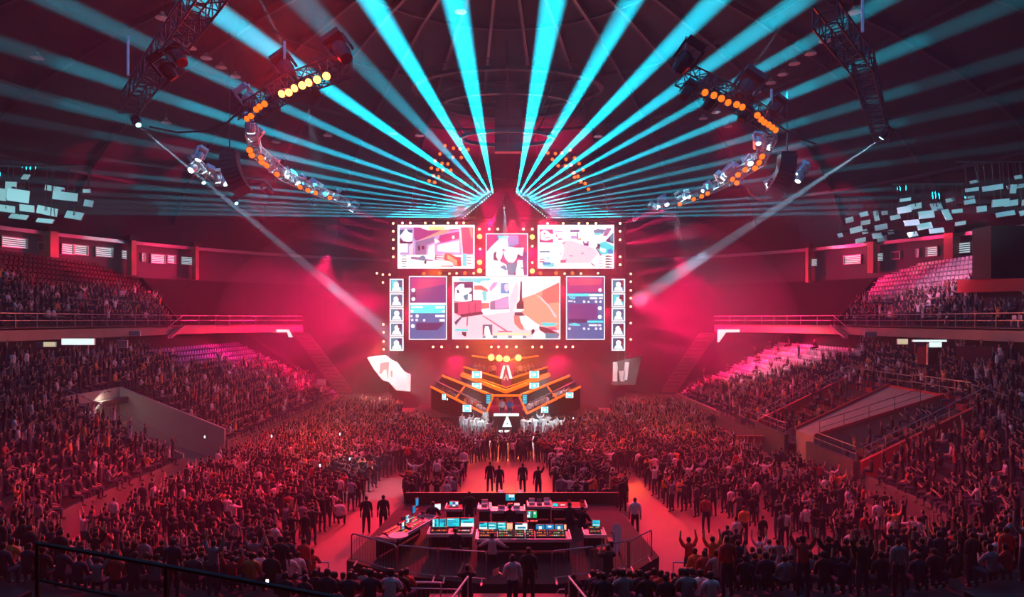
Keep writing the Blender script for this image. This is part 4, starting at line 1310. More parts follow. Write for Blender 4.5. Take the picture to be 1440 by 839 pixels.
# bright moving heads on the curved trusses, lit by the beams
mh = None


def mover(px, py, z, label, bright=True, s=1.1, rot=(0, 0, 0), group=None):
    global mh
    if mh is None:
        mh = head_model('moving_head', label, 'lamp', 'alu', 'lamp_white', 1., group)
        mh.location, mh.rotation_euler, mh.scale = at_z(px, py, z), rot, (s, s, s)
        return mh
    o = dup(mh, at_z(px, py, z), rot, label, group)
    o.scale = (s, s, s)
    return o


mr = random.Random(5)
for grp, lst in (('purple-seat side', [(352, 176), (357, 190), (372, 226), (383, 233), (394, 240), (403, 244), (414, 251), (421, 254), (428, 258), (438, 262), (446, 264), (455, 268), (464, 271), (473, 275), (488, 284), (497, 291)]),
                 ('white-seat side', [(1066, 196), (1075, 204), (1055, 226), (1049, 233), (1021, 244), (1026, 240), (1013, 250), (1000, 262), (990, 265), (964, 274), (957, 277), (968, 275), (936, 283), (928, 285), (921, 289), (893, 305)])):
    for k, (x, y) in enumerate(lst):
        mover(x, y+1, ZT+.3, 'silver moving lamp, %s along the curved truss from its near end, %s' % (nth(k+1), grp), rot=(R(mr.uniform(-70, 40)), R(mr.uniform(-50, 50)), mr.uniform(0, 6)), s=mr.uniform(1.5, 2.1), group='moving lamps on the curved truss, '+grp)
for k, (x, y, Y) in enumerate([(281, 219, 50), (276, 231, 51), (283, 236, 52), (272, 236, 50), (290, 243, 53), (305, 250, 54), (313, 255, 55), (1085, 256, 52), (1082, 266, 52), (1127, 240, 51), (1125, 249, 51)]):
    o = mover(x, y, 22, 'silver lamp %s of the group beside the speaker column, %s' % ('nearest' if False else nth(k+1 if x < 720 else k-6)+' from the top', SIDE[-1 if x < 720 else 1]), s=1.8, rot=(R(mr.uniform(-60, 60)), R(mr.uniform(-50, 50)), 1), group='silver lamps beside the speaker column')
    o.location = P(x, y, Y)
truss('outer_truss', [P(272, 228, 50.5), P(312, 258, 56)], .55, 'short bright truss with silver lamps beyond the speaker column, purple-seat side')
truss('outer_truss', [P(1084, 252, 52.5), P(1130, 232, 53.5)], .5, 'short truss behind the speaker column, white-seat side')
# dark spots on the outer trusses and follow spots
for k, (x, y, Y, s, lab) in enumerate([(235, 98, 30, 2.0, 'black long lamp with a red tip under the outer truss, outer one'), (252, 80, 29, 2.0, 'black long lamp with a red tip under the outer truss, inner one'),
                                       (193, 172, 38.5, 1.2, 'follow spot whose white beam crosses the hall, purple-seat side'), (1244, 189, 38.5, 1.2, 'follow spot whose white beam crosses the hall, white-seat side'),
                                       (285, 254, 52.3, 1.2, 'small follow spot below the silver lamps, upper one'), (331, 283, 56.3, 1.2, 'small follow spot below the silver lamps, lower one'),
                                       (1083, 259, 51.6, 1.2, 'small follow spot under the speaker column, white-seat side'),
                                       (403, 96, 36, 2.6, 'black moving lamp standing on the near truss, purple-seat side'), (480, 72, 31, 2.6, 'black moving lamp on the raised end of the near truss, purple-seat side'),
                                       (963, 85, 32, 2.6, 'black moving lamp on the raised end of the near truss, white-seat side'), (1047, 126, 38, 3.4, 'large black lamp cluster standing on the near truss, white-seat side'),
                                       (1090, 152, 41, 2.2, 'black lamp at the far corner of the near truss, white-seat side'), (350, 140, 39, 2.2, 'cyan-lit lamp at the far corner of the near truss, purple-seat side'),
                                       (441, 126, 35, 1.8, 'black flood lamp hung under the glowing row of the near truss'), (966, 130, 34, 1.8, 'black flood lamp hung at the end of the near truss, white-seat side'),
                                       (998, 144, 36, 1.8, 'black flood lamp hung under the orange row, second, white-seat side'), (1045, 163, 39, 1.8, 'black flood lamp hung under the orange row, third, white-seat side'),
                                       (387, 148, 38, 1.6, 'black flood lamp hung under the near truss, second, purple-seat side'),
                                       (378, 268, 56, 1.8, 'small dark speaker-like lamp hung below the curved truss, purple-seat side'), (440, 285, 66, 1.8, 'small red-lit lamp hung far below the curved truss')]):
    d = (1 if x < 720 else -1)
    o = head_model('follow_spot' if 'follow' in lab else 'hanging_lamp', lab, 'lamp', 'alu' if 'cyan' in lab else 'blacksteel', 's_red' if 'red tip' in lab else ('lamp_cyan' if 'follow' in lab else 'black'), s)
    o.location = P(x, y, Y)
    o.rotation_euler = (R(-25 if k % 3 else 25), R(-d*35), 0)

# hanging line-array speakers
def line_array(name, label, top, n, w_, h_, d_, curve, lean, m='black'):
    t = thing(name, label, 'speaker', top)
    p, a = Vector((0, 0, 0)), R(2)
    for k in range(n):
        c = MB()
        c.box((0, 0, -h_/2), (w_, d_, h_*.94)).box((0, -d_/2, -h_/2), (w_*.62, .06, h_*.8))
        o = c.build('cabinet', m, t)
        o.location = p
        o.rotation_euler = (-a, lean*a*.8, 0)
        p = p+Vector((-lean*math.sin(a)*h_*.9, math.sin(a)*h_*.5, -math.cos(a)*h_))
        a += curve
    MB().box((0, 0, .15), (w_*.9, d_, .12)).bar((0, 0, .2), (0, 0, 1.2), .05).build('flying_frame', 'blacksteel', t)
    MB().tube([(0, 0, 1.2), (0, 0, 9)], .03, 4).build('cable', 'blacksteel', t)
    return t


M['spk'] = mat('speaker_cabinet', (.05, .02, .03), .6)
line_array('speaker_column', 'tall curved hanging speaker column, purple-seat side', P(323, 215, 50), 9, 1.2, .34, .8, R(4.2), -1, 'spk')
line_array('speaker_column', 'tall curved hanging speaker column, white-seat side', P(1107, 218, 50), 9, 1.2, .34, .8, R(4.2), 1, 'spk')
t = thing('speaker_block', 'big dark speaker block hanging on the centre line over the stage', 'speaker', P(715, 143, 62))
for i in (-1, 1):
    cm = MB().box((0, 0, 0), (1.2, .9, .72)).box((0, -.46, 0), (1.0, .05, .58)).mesh('cabinet', M['spk'])
    for k in range(6):
        obj('cabinet', cm, t, loc=(i*.63, 0, -.4-.77*k))
MB().box((0, 0, .08), (2.6, .9, .16)).build('flying_frame', 'blacksteel', t)
MB().bar((-.9, 0, .1), (0, 0, 2.2), .04).bar((.9, 0, .1), (0, 0, 2.2), .04).bar((0, 0, 2.2), (0, 0, 3.6), .04).build('cable', 'blacksteel', t)
# pale hanging cables
for x, y0, y1, Y, lab in ((180, 50, 106, 38, 'cyan-lit hoist cable over the outer truss, purple-seat side'), (400, 58, 92, 36, 'cyan-lit hoist cable over the near truss, purple-seat side'), (349, 118, 134, 39, 'short lit hoist cable at the truss corner, purple-seat side'),
                          (1213, -5, 45, 34, 'cyan-lit hoist cable over the outer truss, white-seat side'), (1085, 125, 150, 41, 'lit hoist cable at the truss corner, white-seat side'), (965, 52, 78, 32, 'thin hoist cable over the raised truss end, white-seat side')):
    tag(MB().bar(P(x, y0, Y), P(x, y1, Y), .07, 6).build('hoist_cable', 'alu'), lab, 'cable')
# slack cables between trusses
for pts, lab in (([P(342, 152, 39), P(320, 172, 40), P(290, 184, 40), P(250, 186, 40), P(210, 178, 39)], 'slack black cable sagging between outer and near truss, purple-seat side'),
                 ([P(1092, 175, 42), P(1120, 192, 43), P(1148, 203, 44)], 'slack black cable leaving the near truss, white-seat side'),
                 ([P(1050, 262, 54), P(1055, 272, 54), P(1066, 281, 54), P(1078, 281, 54)], 'thin red-lit cable loop under the curved truss, white-seat side')):
    tag(MB().tube(pts, .06, 5).build('slack_cable', 'black' if 'black' in lab else 's_red'), lab, 'cable')  # on the red-lit loop the light is put into the cable colour

# round work lamps under the roof
first = None
bay = [(251, 66), (268, 68), (290, 82), (311, 95), (331, 108), (1101, 105), (1117, 90), (1140, 76), (1160, 58), (1201, 18), (1084, 117), (1063, 130), (1007, 158), (989, 167), (52, 82), (234, 173), (228, 26), (388, 200), (553, 188), (841, 192), (590, 191), (461, 191), (648, 17), (1024, 178)]
for k, (x, y) in enumerate(bay):
    Y = 66
    while Y > 30:
        q = P(x, y, Y)
        rn = math.hypot((q.x-X0)/EA, (q.y-EY)/EB)
        if rn < .97 and q.z < dome(rn)-2.2:
            break
        Y -= .5
    loc = P(x, y, Y)
    lab = 'round work lamp under the dark roof at %s' % ['the first spot', 'x'][0] if False else 'pale round work lamp under the roof ribs, %s in the ring' % nth(k+1)
    if first is None:
        first = thing('work_lamp', lab, 'lamp', loc, group='round work lamps under the roof')
        MB().lathe([(.1, .45), (.16, .3), (.42, .05), (.45, 0)], 12).build('shade', 'alu', first)
        MB().lathe([(.36, .03), (.3, -.04)], 12).build('bulb', 'seatwhite', first)
        MB().bar((0, 0, .45), (0, 0, 1.6), .03, 4).build('cable', 'blacksteel', first)
    else:
        dup(first, loc, (0, 0, 0), lab)

# catwalk ring in the crown of the roof
t = thing('roof_catwalk', 'dark ring-shaped catwalk hanging in the crown of the roof', 'catwalk', (X0, 62, 0))
for r_, zz2, ww in ((8.5, 31.0, .5), (6.0, 29.5, .35), (4.2, 26.5, .3)):
    m_ = MB()
    pts = [Vector((r_*math.cos(u*math.pi/12), r_*.6*math.sin(u*math.pi/12), zz2)) for u in range(25)]
    for a, b in zip(pts, pts[1:]):
        m_.beam(a, b, ww, .3)
    m_.build('ring_walk', 'blacksteel', t)
    MB().tube([p+Vector((0, 0, .9)) for p in pts], .05, 4).build('handrail', 'blacksteel', t)
m_ = MB()
for u in range(12):
    a = u*math.pi/6
    m_.bar((4.2*math.cos(a), 2.5*math.sin(a), 26.5), (8.5*math.cos(a), 5.1*math.sin(a), 31), .07, 4)
    m_.bar((8.5*math.cos(a), 5.1*math.sin(a), 31), (8.5*math.cos(a), 5.1*math.sin(a), 33.4), .06, 4)
m_.build('hanger_rods', 'blacksteel', t)

# reflector panels of the sports flood lights
for gi, (cx, cy_, Y, tilt, lab, cells) in enumerate([
    (55, 281, 50, -.12, 'purple-seat side', [(-4.2, .2, 1.2, .5), (-3.2, .1, 1.0, .9), (-2.2, .5, .8, 1.2), (-1.3, .1, 1.4, .9), (-1.0, -.7, 1.0, .5), (-2.6, -.9, 1.1, .5), (.3, -.7, 1.3, .6), (1.9, .5, 1.6, .6), (.8, 1.0, 1.3, .4), (2.4, -.8, 1.2, .6), (3.5, .2, .6, .5), (3.4, 1.1, .7, .25), (-4.2, -1.1, 1.1, .35), (-1.6, -1.4, 1.6, .4), (-.6, 1.5, .6, .4), (.7, -1.5, 1.3, .35)]),
    (1221, 318, 60, .2, 'white-seat side, group closest to the stage', [(-1.6, .9, .9, .45), (-.7, 1.1, .7, .4), (-1.3, -.1, 1.0, .5), (-2.4, -.3, .4, .4), (-.2, .4, .8, .4), (.9, .8, .4, .9), (1.5, .9, .7, .35), (1.2, -.3, 1.0, .5), (2.1, .3, .8, .4), (-.6, -1.1, .9, .4), (.6, -1.0, .8, .5), (1.5, -1.3, .8, .5), (2.3, -.9, .5, .4), (0, -.4, .5, .4)]),
    (1304, 303, 54, .15, 'white-seat side, middle group', [(-2.1, .7, 1.0, .5), (-.8, .9, 1.1, .45), (-1.9, 1.5, .8, .25), (-1.4, -.4, 1.1, .5), (0, .1, 1.3, .6), (.9, .6, .8, .7), (-.2, -.8, 1.2, .5), (.7, -1.3, 1.2, .4), (1.2, -.2, .7, .9), (2.1, 1.0, .8, .3), (2.3, 0, .9, .3), (2.6, -1.0, .8, .3), (-.9, -1.3, .9, .4), (3.0, .9, .7, .2)]),
    (1402, 278, 47, .15, 'white-seat side, outermost group', [(-1.9, .8, .8, .25), (-1.9, 0, .7, .3), (-.6, .7, 1.2, .35), (0, -.4, 1.3, .5), (.7, .4, .6, .6), (1.6, .6, 1.3, .3), (1.1, -.5, .8, .4), (2.0, -.6, 1.0, .4), (.5, -1.2, 1.1, .35), (1.9, -1.3, 1.2, .35), (-1.0, -.6, .6, .4), (1.4, 1.2, .5, .25), (-1.2, 1.4, .7, .2)])]):
    t = thing('floodlight_rack', 'cluster of tilted white reflector panels under the roof, '+lab, 'light rack', P(cx, cy_, Y))
    fb = MB()
    for i, (x, z_, a, b) in enumerate(cells):
        q = MB().box((0, 0, 0), (a, .08, b)).build('reflector_panel', 'white', t)
        q.location = (x, mr.uniform(-.6, .6), z_+x*tilt)
        q.rotation_euler = (R(mr.uniform(-35, 25)), -tilt+R(mr.uniform(-4, 4)), R(mr.uniform(-25, 25)))
        fb.bar((x, .2, z_+x*tilt), (x, .5, 2.6), .03, 4)
    fb.bar((-4.2 if gi == 0 else -2.5, .5, 2.6), (3.2, .5, 2.6), .08, 5).bar((-4.2 if gi == 0 else -2.5, .5, -.4), (3.2, .5, -.4), .05, 5)
    fb.build('rack_frame', 'blacksteel', t)
    src = Vector(t.location)+Vector((0, -7, -1.5))
    spot(src, t.location, [1.7e3, .8e3, 1.3e3, 1.1e3][gi], [70, 50, 62, 62][gi], [(.4, .95, 1), (.6, .95, 1), (.35, .9, 1), (.3, .85, 1)][gi], .6, .1)  # unseen cyan spot added in front of each rack to brighten its panels
# cyan light that grazes the curved trusses
for s, tr_ in ((-1, T_LEFT2), (1, T_RIGHT2)):
    src = P(712+s*25, 262, 71)
    for i, pw in ((1, 5e4), (2, 4e4), (3, 2.0e4), (4, 1e4)):
        spot(src, tr_[i]+Vector((0, 0, .3)), pw, 9, (.3, .9, 1), .6, .1)
spot(P(685, 262, 71), P(290, 238, 52), 6e4, 7, (.3, .9, 1), .6, .1)

# ------------------------------------------------------------------ people
def skeleton(seat, la, ra, lean=0., hero=False, stride=0., head=0.):
    """joints (position, radius) and bones (a, b, region); the person looks along +Y and stands at z = 0"""
    J, B = {}, []

    def j(n, x, y, z, r):
        J[n] = (Vector((x, y, z)), r if isinstance(r, tuple) else (r, r))

    pz = .50 if seat else .93
    sh = lambda z: lean*(z-pz)
    up = lambda z: z-.93+pz
    j('pelvis', 0, 0, pz, (.15, .115))
    j('belly', 0, sh(pz+.2), up(1.13), (.145, .11))
    j('chest', 0, sh(pz+.4), up(1.33), (.165, .12))
    j('collar', 0, sh(pz+.5), up(1.44), (.09, .08))
    j('neck', 0, sh(pz+.56)+.01, up(1.51), .052)
    j('jaw', head*.02, sh(pz+.63)+.03, up(1.575), (.068, .075))
    j('skull', 0, sh(pz+.7)+.01, up(1.665), (.082, .095))
    j('crown', 0, sh(pz+.75)+.0, up(1.725), .06)
    B += [('pelvis', 'belly', 'shirt'), ('belly', 'chest', 'shirt'), ('chest', 'collar', 'shirt'), ('collar', 'neck', 'skin'), ('neck', 'jaw', 'skin'), ('jaw', 'skull', 'head'), ('skull', 'crown', 'head')]
    if hero:
        j('nose', 0, sh(pz+.7)+.115, up(1.63), .014)
        B.append(('jaw', 'nose', 'skin'))
        for s in (-1, 1):
            j('ear%d' % s, s*.093, sh(pz+.7)+.0, up(1.64), (.012, .022))
            B.append(('skull', 'ear%d' % s, 'skin'))
    for s in (-1, 1):
        n = str(s)
        if seat:
            j('hip'+n, s*.10, .03, pz-.01, .095)
            j('knee'+n, s*.15, .43, pz+.02, .062)
            j('ankle'+n, s*.14, .42, .09, .042)
            j('toe'+n, s*.15, .60, .045, (.04, .03))
        else:
            j('hip'+n, s*.10, 0, .86, .092)
            j('knee'+n, s*.12, .03+s*stride*.6, .49, .062)
            j('ankle'+n, s*.13, -.02+s*stride, .09, .042)
            j('toe'+n, s*.145, .14+s*stride, .045, (.04, .03))
        B += [('pelvis', 'hip'+n, 'legs'), ('hip'+n, 'knee'+n, 'legs'), ('knee'+n, 'ankle'+n, 'legs'), ('ankle'+n, 'toe'+n, 'shoe')]
        arm = la if s < 0 else ra
        c = J['collar'][0]
        so = c+Vector((s*.19, 0, -.03))
        if arm == 'down':
            e, h, f = so+Vector((s*.05, -.03, -.29)), so+Vector((s*.07, .04, -.54)), Vector((0, .02, -.09))
        elif arm == 'up':
            e, h, f = so+Vector((s*.13, .04, .24)), so+Vector((s*.09, .08, .49)), Vector((0, .01, .09))
        elif arm == 'vee':
            e, h, f = so+Vector((s*.24, .05, .12)), so+Vector((s*.36, .1, .34)), Vector((s*.03, .02, .085))
        elif arm == 'lap':
            e, h, f = so+Vector((s*.05, .05, -.28)), so+Vector((s*-.03, .27, -.34)), Vector((-s*.03, .08, -.01))
        elif arm == 'desk':
            e, h, f = so+Vector((s*.10, .12, -.25)), so+Vector((s*.05, .38, -.26)), Vector((0, .09, -.01))
        elif arm == 'wide':
            e, h, f = so+Vector((s*.24, .08, -.17)), so+Vector((s*.36, .28, -.30)), Vector((s*.02, .09, 0))
        elif arm == 'clap':
            e, h, f = so+Vector((s*.08, .12, -.22)), so+Vector((-s*.10, .33, -.08)), Vector((-s*.03, .05, .07))
        elif arm == 'phone':
            e, h, f = so+Vector((s*.07, .22, -.06)), so+Vector((-s*.08, .32, .17)), Vector((0, .03, .08))
        else:  # hold: forearm forward at waist
            e, h, f = so+Vector((s*.08, -.02, -.28)), so+Vector((s*.14, .22, -.30)), Vector((s*.02, .09, .01))
        J['sho'+n] = (so, (.07, .07))
        J['elb'+n] = (e, (.046, .046))
        J['wri'+n] = (h, (.031, .031))
        J['hand'+n] = (h+f*.75, (.038, .022) if hero else (.036, .03))
        B += [('collar', 'sho'+n, 'shirt'), ('sho'+n, 'elb'+n, 'shirt'), ('elb'+n, 'wri'+n, 'skin'), ('wri'+n, 'hand'+n, 'skin')]
        if hero:
            fd = f.normalized()
            side = fd.cross(Vector((0, 0, 1)) if abs(fd.z) < .8 else Vector((0, 1, 0))).normalized()
            dn = side.cross(fd)
            for q, (off, ln) in enumerate(((-.028, .062), (-.010, .075), (.009, .070), (.027, .055))):
                a = J['hand'+n][0]+side*off+fd*.03
                J['f%d%s' % (q, n)] = (a, (.0095, .0095))
                J['g%d%s' % (q, n)] = (a+fd*ln*.6-dn*.006, (.009, .009))
                J['h%d%s' % (q, n)] = (a+fd*ln-dn*.026, (.007, .007))
                B += [('hand'+n, 'f%d%s' % (q, n), 'skin'), ('f%d%s' % (q, n), 'g%d%s' % (q, n), 'skin'), ('g%d%s' % (q, n), 'h%d%s' % (q, n), 'skin')]
            a = J['wri'+n][0]+fd*.03-side*.03*s
            J['t0'+n] = (a, (.012, .012))
            J['t1'+n] = (a+fd*.045-side*.03*s, (.009, .009))
            B += [('wri'+n, 't0'+n, 'skin'), ('t0'+n, 't1'+n, 'skin')]
    return J, B


def grow(J, B, sub=1):
    names = list(J)
    me = bpy.data.meshes.new('grow')
    me.from_pydata([tuple(J[n][0]) for n in names], [(names.index(a), names.index(b)) for a, b, _ in B], [])
    o = bpy.data.objects.new('grow', me)
    COL.objects.link(o)
    sk = o.modifiers.new('skin', 'SKIN')
    sk.use_smooth_shade = True
    for v, n in zip(me.skin_vertices[0].data, names):
        v.radius = J[n][1]
        v.use_root = (n == 'pelvis')
    if sub:
        ss = o.modifiers.new('sub', 'SUBSURF')
        ss.levels = sub
    dg = bpy.context.evaluated_depsgraph_get()
    dg.update()
    out = bpy.data.meshes.new_from_object(o.evaluated_get(dg))
    bpy.data.objects.remove(o)
    segs = [(J[a][0], J[b][0], r, (J[a][1][0]+J[b][1][0])/2) for a, b, r in B]
    reg = []
    sk_c = J['skull'][0]
    for p in out.polygons:
        c = p.center
        best, br = 1e9, 'skin'
        for a, b, r, w in segs:
            ab = b-a
            t = max(0, min(1, (c-a).dot(ab)/max(ab.length_squared, 1e-9)))
            d = (c-(a+ab*t)).length-w*.6
            if d < best:
                best, br = d, ('legs' if (r == 'shirt' and t < .4 and (a-segs[0][0]).length < 1e-6) else r)
        if br == 'head':
            br = 'hair' if (c.z > sk_c.z+.035 or c.y < sk_c.y-.01) and c.z > sk_c.z-.10 else 'skin'
        reg.append(br)
    return out, reg


def shell(me, reg, which, grow_by, mname):
    """the faces of one region, pushed outwards: clothing or hair worn over the body"""
    bm = bmesh.new()
    bm.from_mesh(me)
    bm.normal_update()
    bm.faces.ensure_lookup_table()
    kill = [f for f, r in zip(bm.faces, reg) if r not in which]
    for v in bm.verts:
        v.co += v.normal*grow_by
    bmesh.ops.delete(bm, geom=kill, context='FACES')
    left, best = set(bm.faces), []
    while left and 'shoe' not in which:
        st, isl = [left.pop()], []
        while st:
            f = st.pop()
            isl.append(f)
            for e in f.edges:
                for g in e.link_faces:
                    if g in left:
                        left.discard(g)
                        st.append(g)
        if len(isl) > len(best):
            best = isl
    if best:
        keep = set(best)
        bmesh.ops.delete(bm, geom=[f for f in bm.faces if f not in keep], context='FACES')
    bmesh.ops.delete(bm, geom=[v for v in bm.verts if not v.link_faces], context='VERTS')
    for f in bm.faces:
        f.smooth = True
    out = bpy.data.meshes.new('shell')
    bm.to_mesh(out)
    bm.free()
    out.materials.append(M[mname])
    return out


POSES = {  # name: (seated, left arm, right arm, lean, words)
    'sit_lap': (1, 'lap', 'lap', .05, 'seated'), 'sit_up': (1, 'up', 'up', .0, 'seated with both arms raised'), 'sit_clap': (1, 'clap', 'clap', .12, 'seated and clapping'),
    'stand': (0, 'down', 'down', .0, 'standing'), 'stand_up': (0, 'up', 'up', .02, 'standing with both arms raised'), 'stand_vee': (0, 'vee', 'vee', .0, 'standing with arms spread high'),
    'stand_one': (0, 'down', 'up', .03, 'standing with one arm raised'), 'stand_phone': (0, 'phone', 'phone', .0, 'standing and holding a phone up'), 'stand_clap': (0, 'clap', 'clap', .08, 'standing and clapping'),
    'sit_desk': (1, 'desk', 'desk', .12, 'seated at a desk'), 'sit_wide': (1, 'wide', 'wide', .08, 'seated with arms wide'), 'walk': (0, 'hold', 'down', .04, 'walking')}
GROWN = {}


def grown(pose, hero=False):
    k = (pose, hero)
    if k not in GROWN:
        s, la, ra, ln, _ = POSES[pose]
        GROWN[k] = grow(*skeleton(s, la, ra, ln, hero, .16 if pose == 'walk' else 0), sub=2 if hero else 1)
    return GROWN[k]


PARTS = {}


def part_mesh(pose, hero, which, col):
    k = (pose, hero, which, col)
    if k not in PARTS:
        me, reg = grown(pose, hero)
        if which == 'body':
            m = me.copy()
            m.materials.clear()
            m.materials.append(M['skin'])
            PARTS[k] = m
        elif which == 'shirt':
            PARTS[k] = shell(me, reg, ('shirt',), .014, col)
        elif which == 'trousers':
            PARTS[k] = shell(me, reg, ('legs',), .012, col)
        elif which == 'shoes':
            PARTS[k] = shell(me, reg, ('shoe',), .012, col)
        elif which == 'hair':
            PARTS[k] = shell(me, reg, ('hair',), .016, col)
    return PARTS[k]


def person(label, pose, loc, face, shirt='s_black', trousers='jeans', hair='hair', hero=False, group=None, scale=1.):
    """face: direction the person looks at (x, y)"""
    o = obj('person', part_mesh(pose, hero, 'body', ''), None, label, 'person', group)
    o.location = loc
    o.rotation_euler = (0, 0, math.atan2(-face[0], face[1]))
    o.scale = (scale,)*3
    obj('shirt', part_mesh(pose, hero, 'shirt', shirt), o)
    obj('trousers', part_mesh(pose, hero, 'trousers', trousers), o)
    obj('hair', part_mesh(pose, hero, 'hair', hair), o)
    if hero:
        obj('shoes', part_mesh(pose, hero, 'shoes', 'shoe'), o)
    return o


def crowd_proto(pose):
    me, reg = grown(pose)
    m = me.copy()
    m.name = 'crowd_'+pose
    m.materials.clear()
    for n in ('crowd_skin', 'hair', 'crowd_shirt', 'jeans', 'shoe'):
        m.materials.append(M[n])
    ix = {'skin': 0, 'head': 0, 'hair': 1, 'shirt': 2, 'legs': 3, 'shoe': 4}
    for p, r in zip(m.polygons, reg):
        p.material_index = ix[r]
        p.use_smooth = True
    return bpy.data.objects.new('crowd_'+pose, m)


def scatter(name, protos, pts, label, cat, col=None):
    """ONE object that repeats the prototypes on its points (x, y, z, turn, scale, index)"""
    me = bpy.data.meshes.new(name)
    me.from_pydata([p[:3] for p in pts], [], [])
    for an, ty, ix in (('turn', 'FLOAT', 3), ('grow', 'FLOAT', 4), ('pick', 'INT', 5)):
        a = me.attributes.new(an, ty, 'POINT')
        a.data.foreach_set('value', [p[ix] for p in pts])
    ng = bpy.data.node_groups.new(name, 'GeometryNodeTree')
    ng.interface.new_socket('Geometry', in_out='INPUT', socket_type='NodeSocketGeometry')
    ng.interface.new_socket('Geometry', in_out='OUTPUT', socket_type='NodeSocketGeometry')
    N_ = ng.nodes.new
    gi, go, iop, jn = N_('NodeGroupInput'), N_('NodeGroupOutput'), N_('GeometryNodeInstanceOnPoints'), N_('GeometryNodeJoinGeometry')
    for p in reversed(protos):
        oi = N_('GeometryNodeObjectInfo')
        oi.inputs['Object'].default_value = p
        oi.inputs['As Instance'].default_value = True
        ng.links.new(oi.outputs['Geometry'], jn.inputs[0])

    def at(n, ty):
        q = N_('GeometryNodeInputNamedAttribute')
        q.data_type = ty
        q.inputs['Name'].default_value = n
        return q.outputs['Attribute']
    cx = N_('ShaderNodeCombineXYZ')
    ng.links.new(at('turn', 'FLOAT'), cx.inputs[2])
    er = N_('FunctionNodeEulerToRotation')
    ng.links.new(cx.outputs[0], er.inputs[0])
    ng.links.new(gi.outputs[0], iop.inputs['Points'])
    ng.links.new(jn.outputs[0], iop.inputs['Instance'])
    iop.inputs['Pick Instance'].default_value = True
    ng.links.new(at('pick', 'INT'), iop.inputs['Instance Index'])
    ng.links.new(er.outputs[0], iop.inputs['Rotation'])
    ng.links.new(at('grow', 'FLOAT'), iop.inputs['Scale'])
    ng.links.new(iop.outputs[0], go.inputs[0])
    o = obj(name, me, None, label, cat, kind='stuff')
    md = o.modifiers.new('scatter', 'NODES')
    md.node_group = ng
    return o


SEATED = ['sit_lap', 'sit_up', 'sit_clap', 'stand', 'stand_up', 'stand_vee']
STAND = ['stand', 'stand_up', 'stand_one', 'stand_phone', 'stand_clap', 'stand_vee']
pc = random.Random(21)


def seen(x, y, z, m=25):
    if y < 3:
        return False
    px, py = 720+960*x/y, 450+960*(10-z)/y
    return -m < px < 1440+m and py-960*1.3/y < 845


def face_of(x, y, nx, ny):
    v = Vector((-nx, -ny)).normalized()*.55+Vector((0-x, 68-y)).normalized()*.6
    a = pc.gauss(0, .16)
    v.normalize()
    return (v.x*math.cos(a)-v.y*math.sin(a), v.x*math.sin(a)+v.y*math.cos(a))


def row_points(s, d, step=.56, x_in=6.4):
    """evenly spaced places along one row: (x, y, nx, ny), starting at the centre aisle"""
    A = outline(s, d, x_in=x_in)[::-1]
    out, need = [], .3
    for a, b in zip(A, A[1:]):
        L = math.hypot(b[0]-a[0], b[1]-a[1])
        t = need
        while t < L:
            f = t/L
            out.append(tuple(a[i]+(b[i]-a[i])*f for i in range(4)))
            t += step
        need = t-L
    return out


people, seats = [], []     # people: dict per person of the stands; seats: dict per empty seat
for s in (-1, 1):
    for k in range(14):
        d = k*TD+.30
        n = 0
        for x, y, nx, ny in row_points(s, d):
            anx = abs(nx)
            if k >= row_count(anx):
                continue
            z_ = bowl_z(k*TD, nx)
            if 41.9 < y < 49.1 and k < 9:
                continue
            box = s > 0 and 37.9 < y < 54.5 and k < 8
            if box and (abs(y-38.2) < .5 or abs(y-54.3) < .5 or k == 7 or k == 0):
                continue
            n += 1
            if s > 0:
                empty = y > 61 and k >= 11-(y-61)*.58
                thin = .90
            else:
                empty = y > 60 and k >= 10-(y-60)*.12
                thin = .9
            if y > 77.5:
                empty = True
            if box:
                thin = .42
            if not seen(x, y, z_):
                continue
            rec = dict(s=s, k=k, n=n, x=x, y=y, z=z_, nx=nx, ny=ny, tier='lower')
            if empty and pc.random() > .04:
                seats.append(rec)
            elif pc.random() < thin:
                people.append(rec)
            elif box:
                seats.append(rec)
    # upper tier
    for k in range(UR):
        n = 0
        yy = upper_end(k)-.5-.28*(k % 2)
        while yy > 40:
            x = X0+s*(32.1+k*TD+.3)
            n += 1
            rec = dict(s=s, k=k, n=n, x=x, y=yy, z=upper_z(k), nx=s, ny=0, tier='upper')
            if s > 0 and 33.2 < x < 38.6 and yy < 51.6:
                yy -= .56
                continue
            if seen(x, yy, rec['z']):
                if s > 0:
                    empty = k >= 4+max(0, (62-yy)*.22) or k >= 7 and yy > 50
                else:
                    empty = (k >= 5 and yy > 52) or k >= 9
                if empty:
                    seats.append(rec)
                elif pc.random() < .88:
                    people.append(rec)
                else:
                    seats.append(rec)
            yy -= .56
# the short rows beside the centre stairs
for s in (-1, 1):
    t = thing('end_block', 'short stepped block of seats beside the centre stairs, '+SIDE[s], 'terrace', (X0+s*4.3, 19.8, 0))
    t['kind'] = 'structure'
    for k in range(4):
        MB().box((0, 1.3-k*.85, (1.0+.3*k)/2), (3.6, .85, 1.0+.3*k)).build('step', 'terrace', t)
        for n in range(6):
            people.append(dict(s=s, k=k, n=n+1, x=X0+s*(2.9+n*.57), y=21.0-k*.85, z=1.0+.3*k, nx=0, ny=-1, tier='end'))

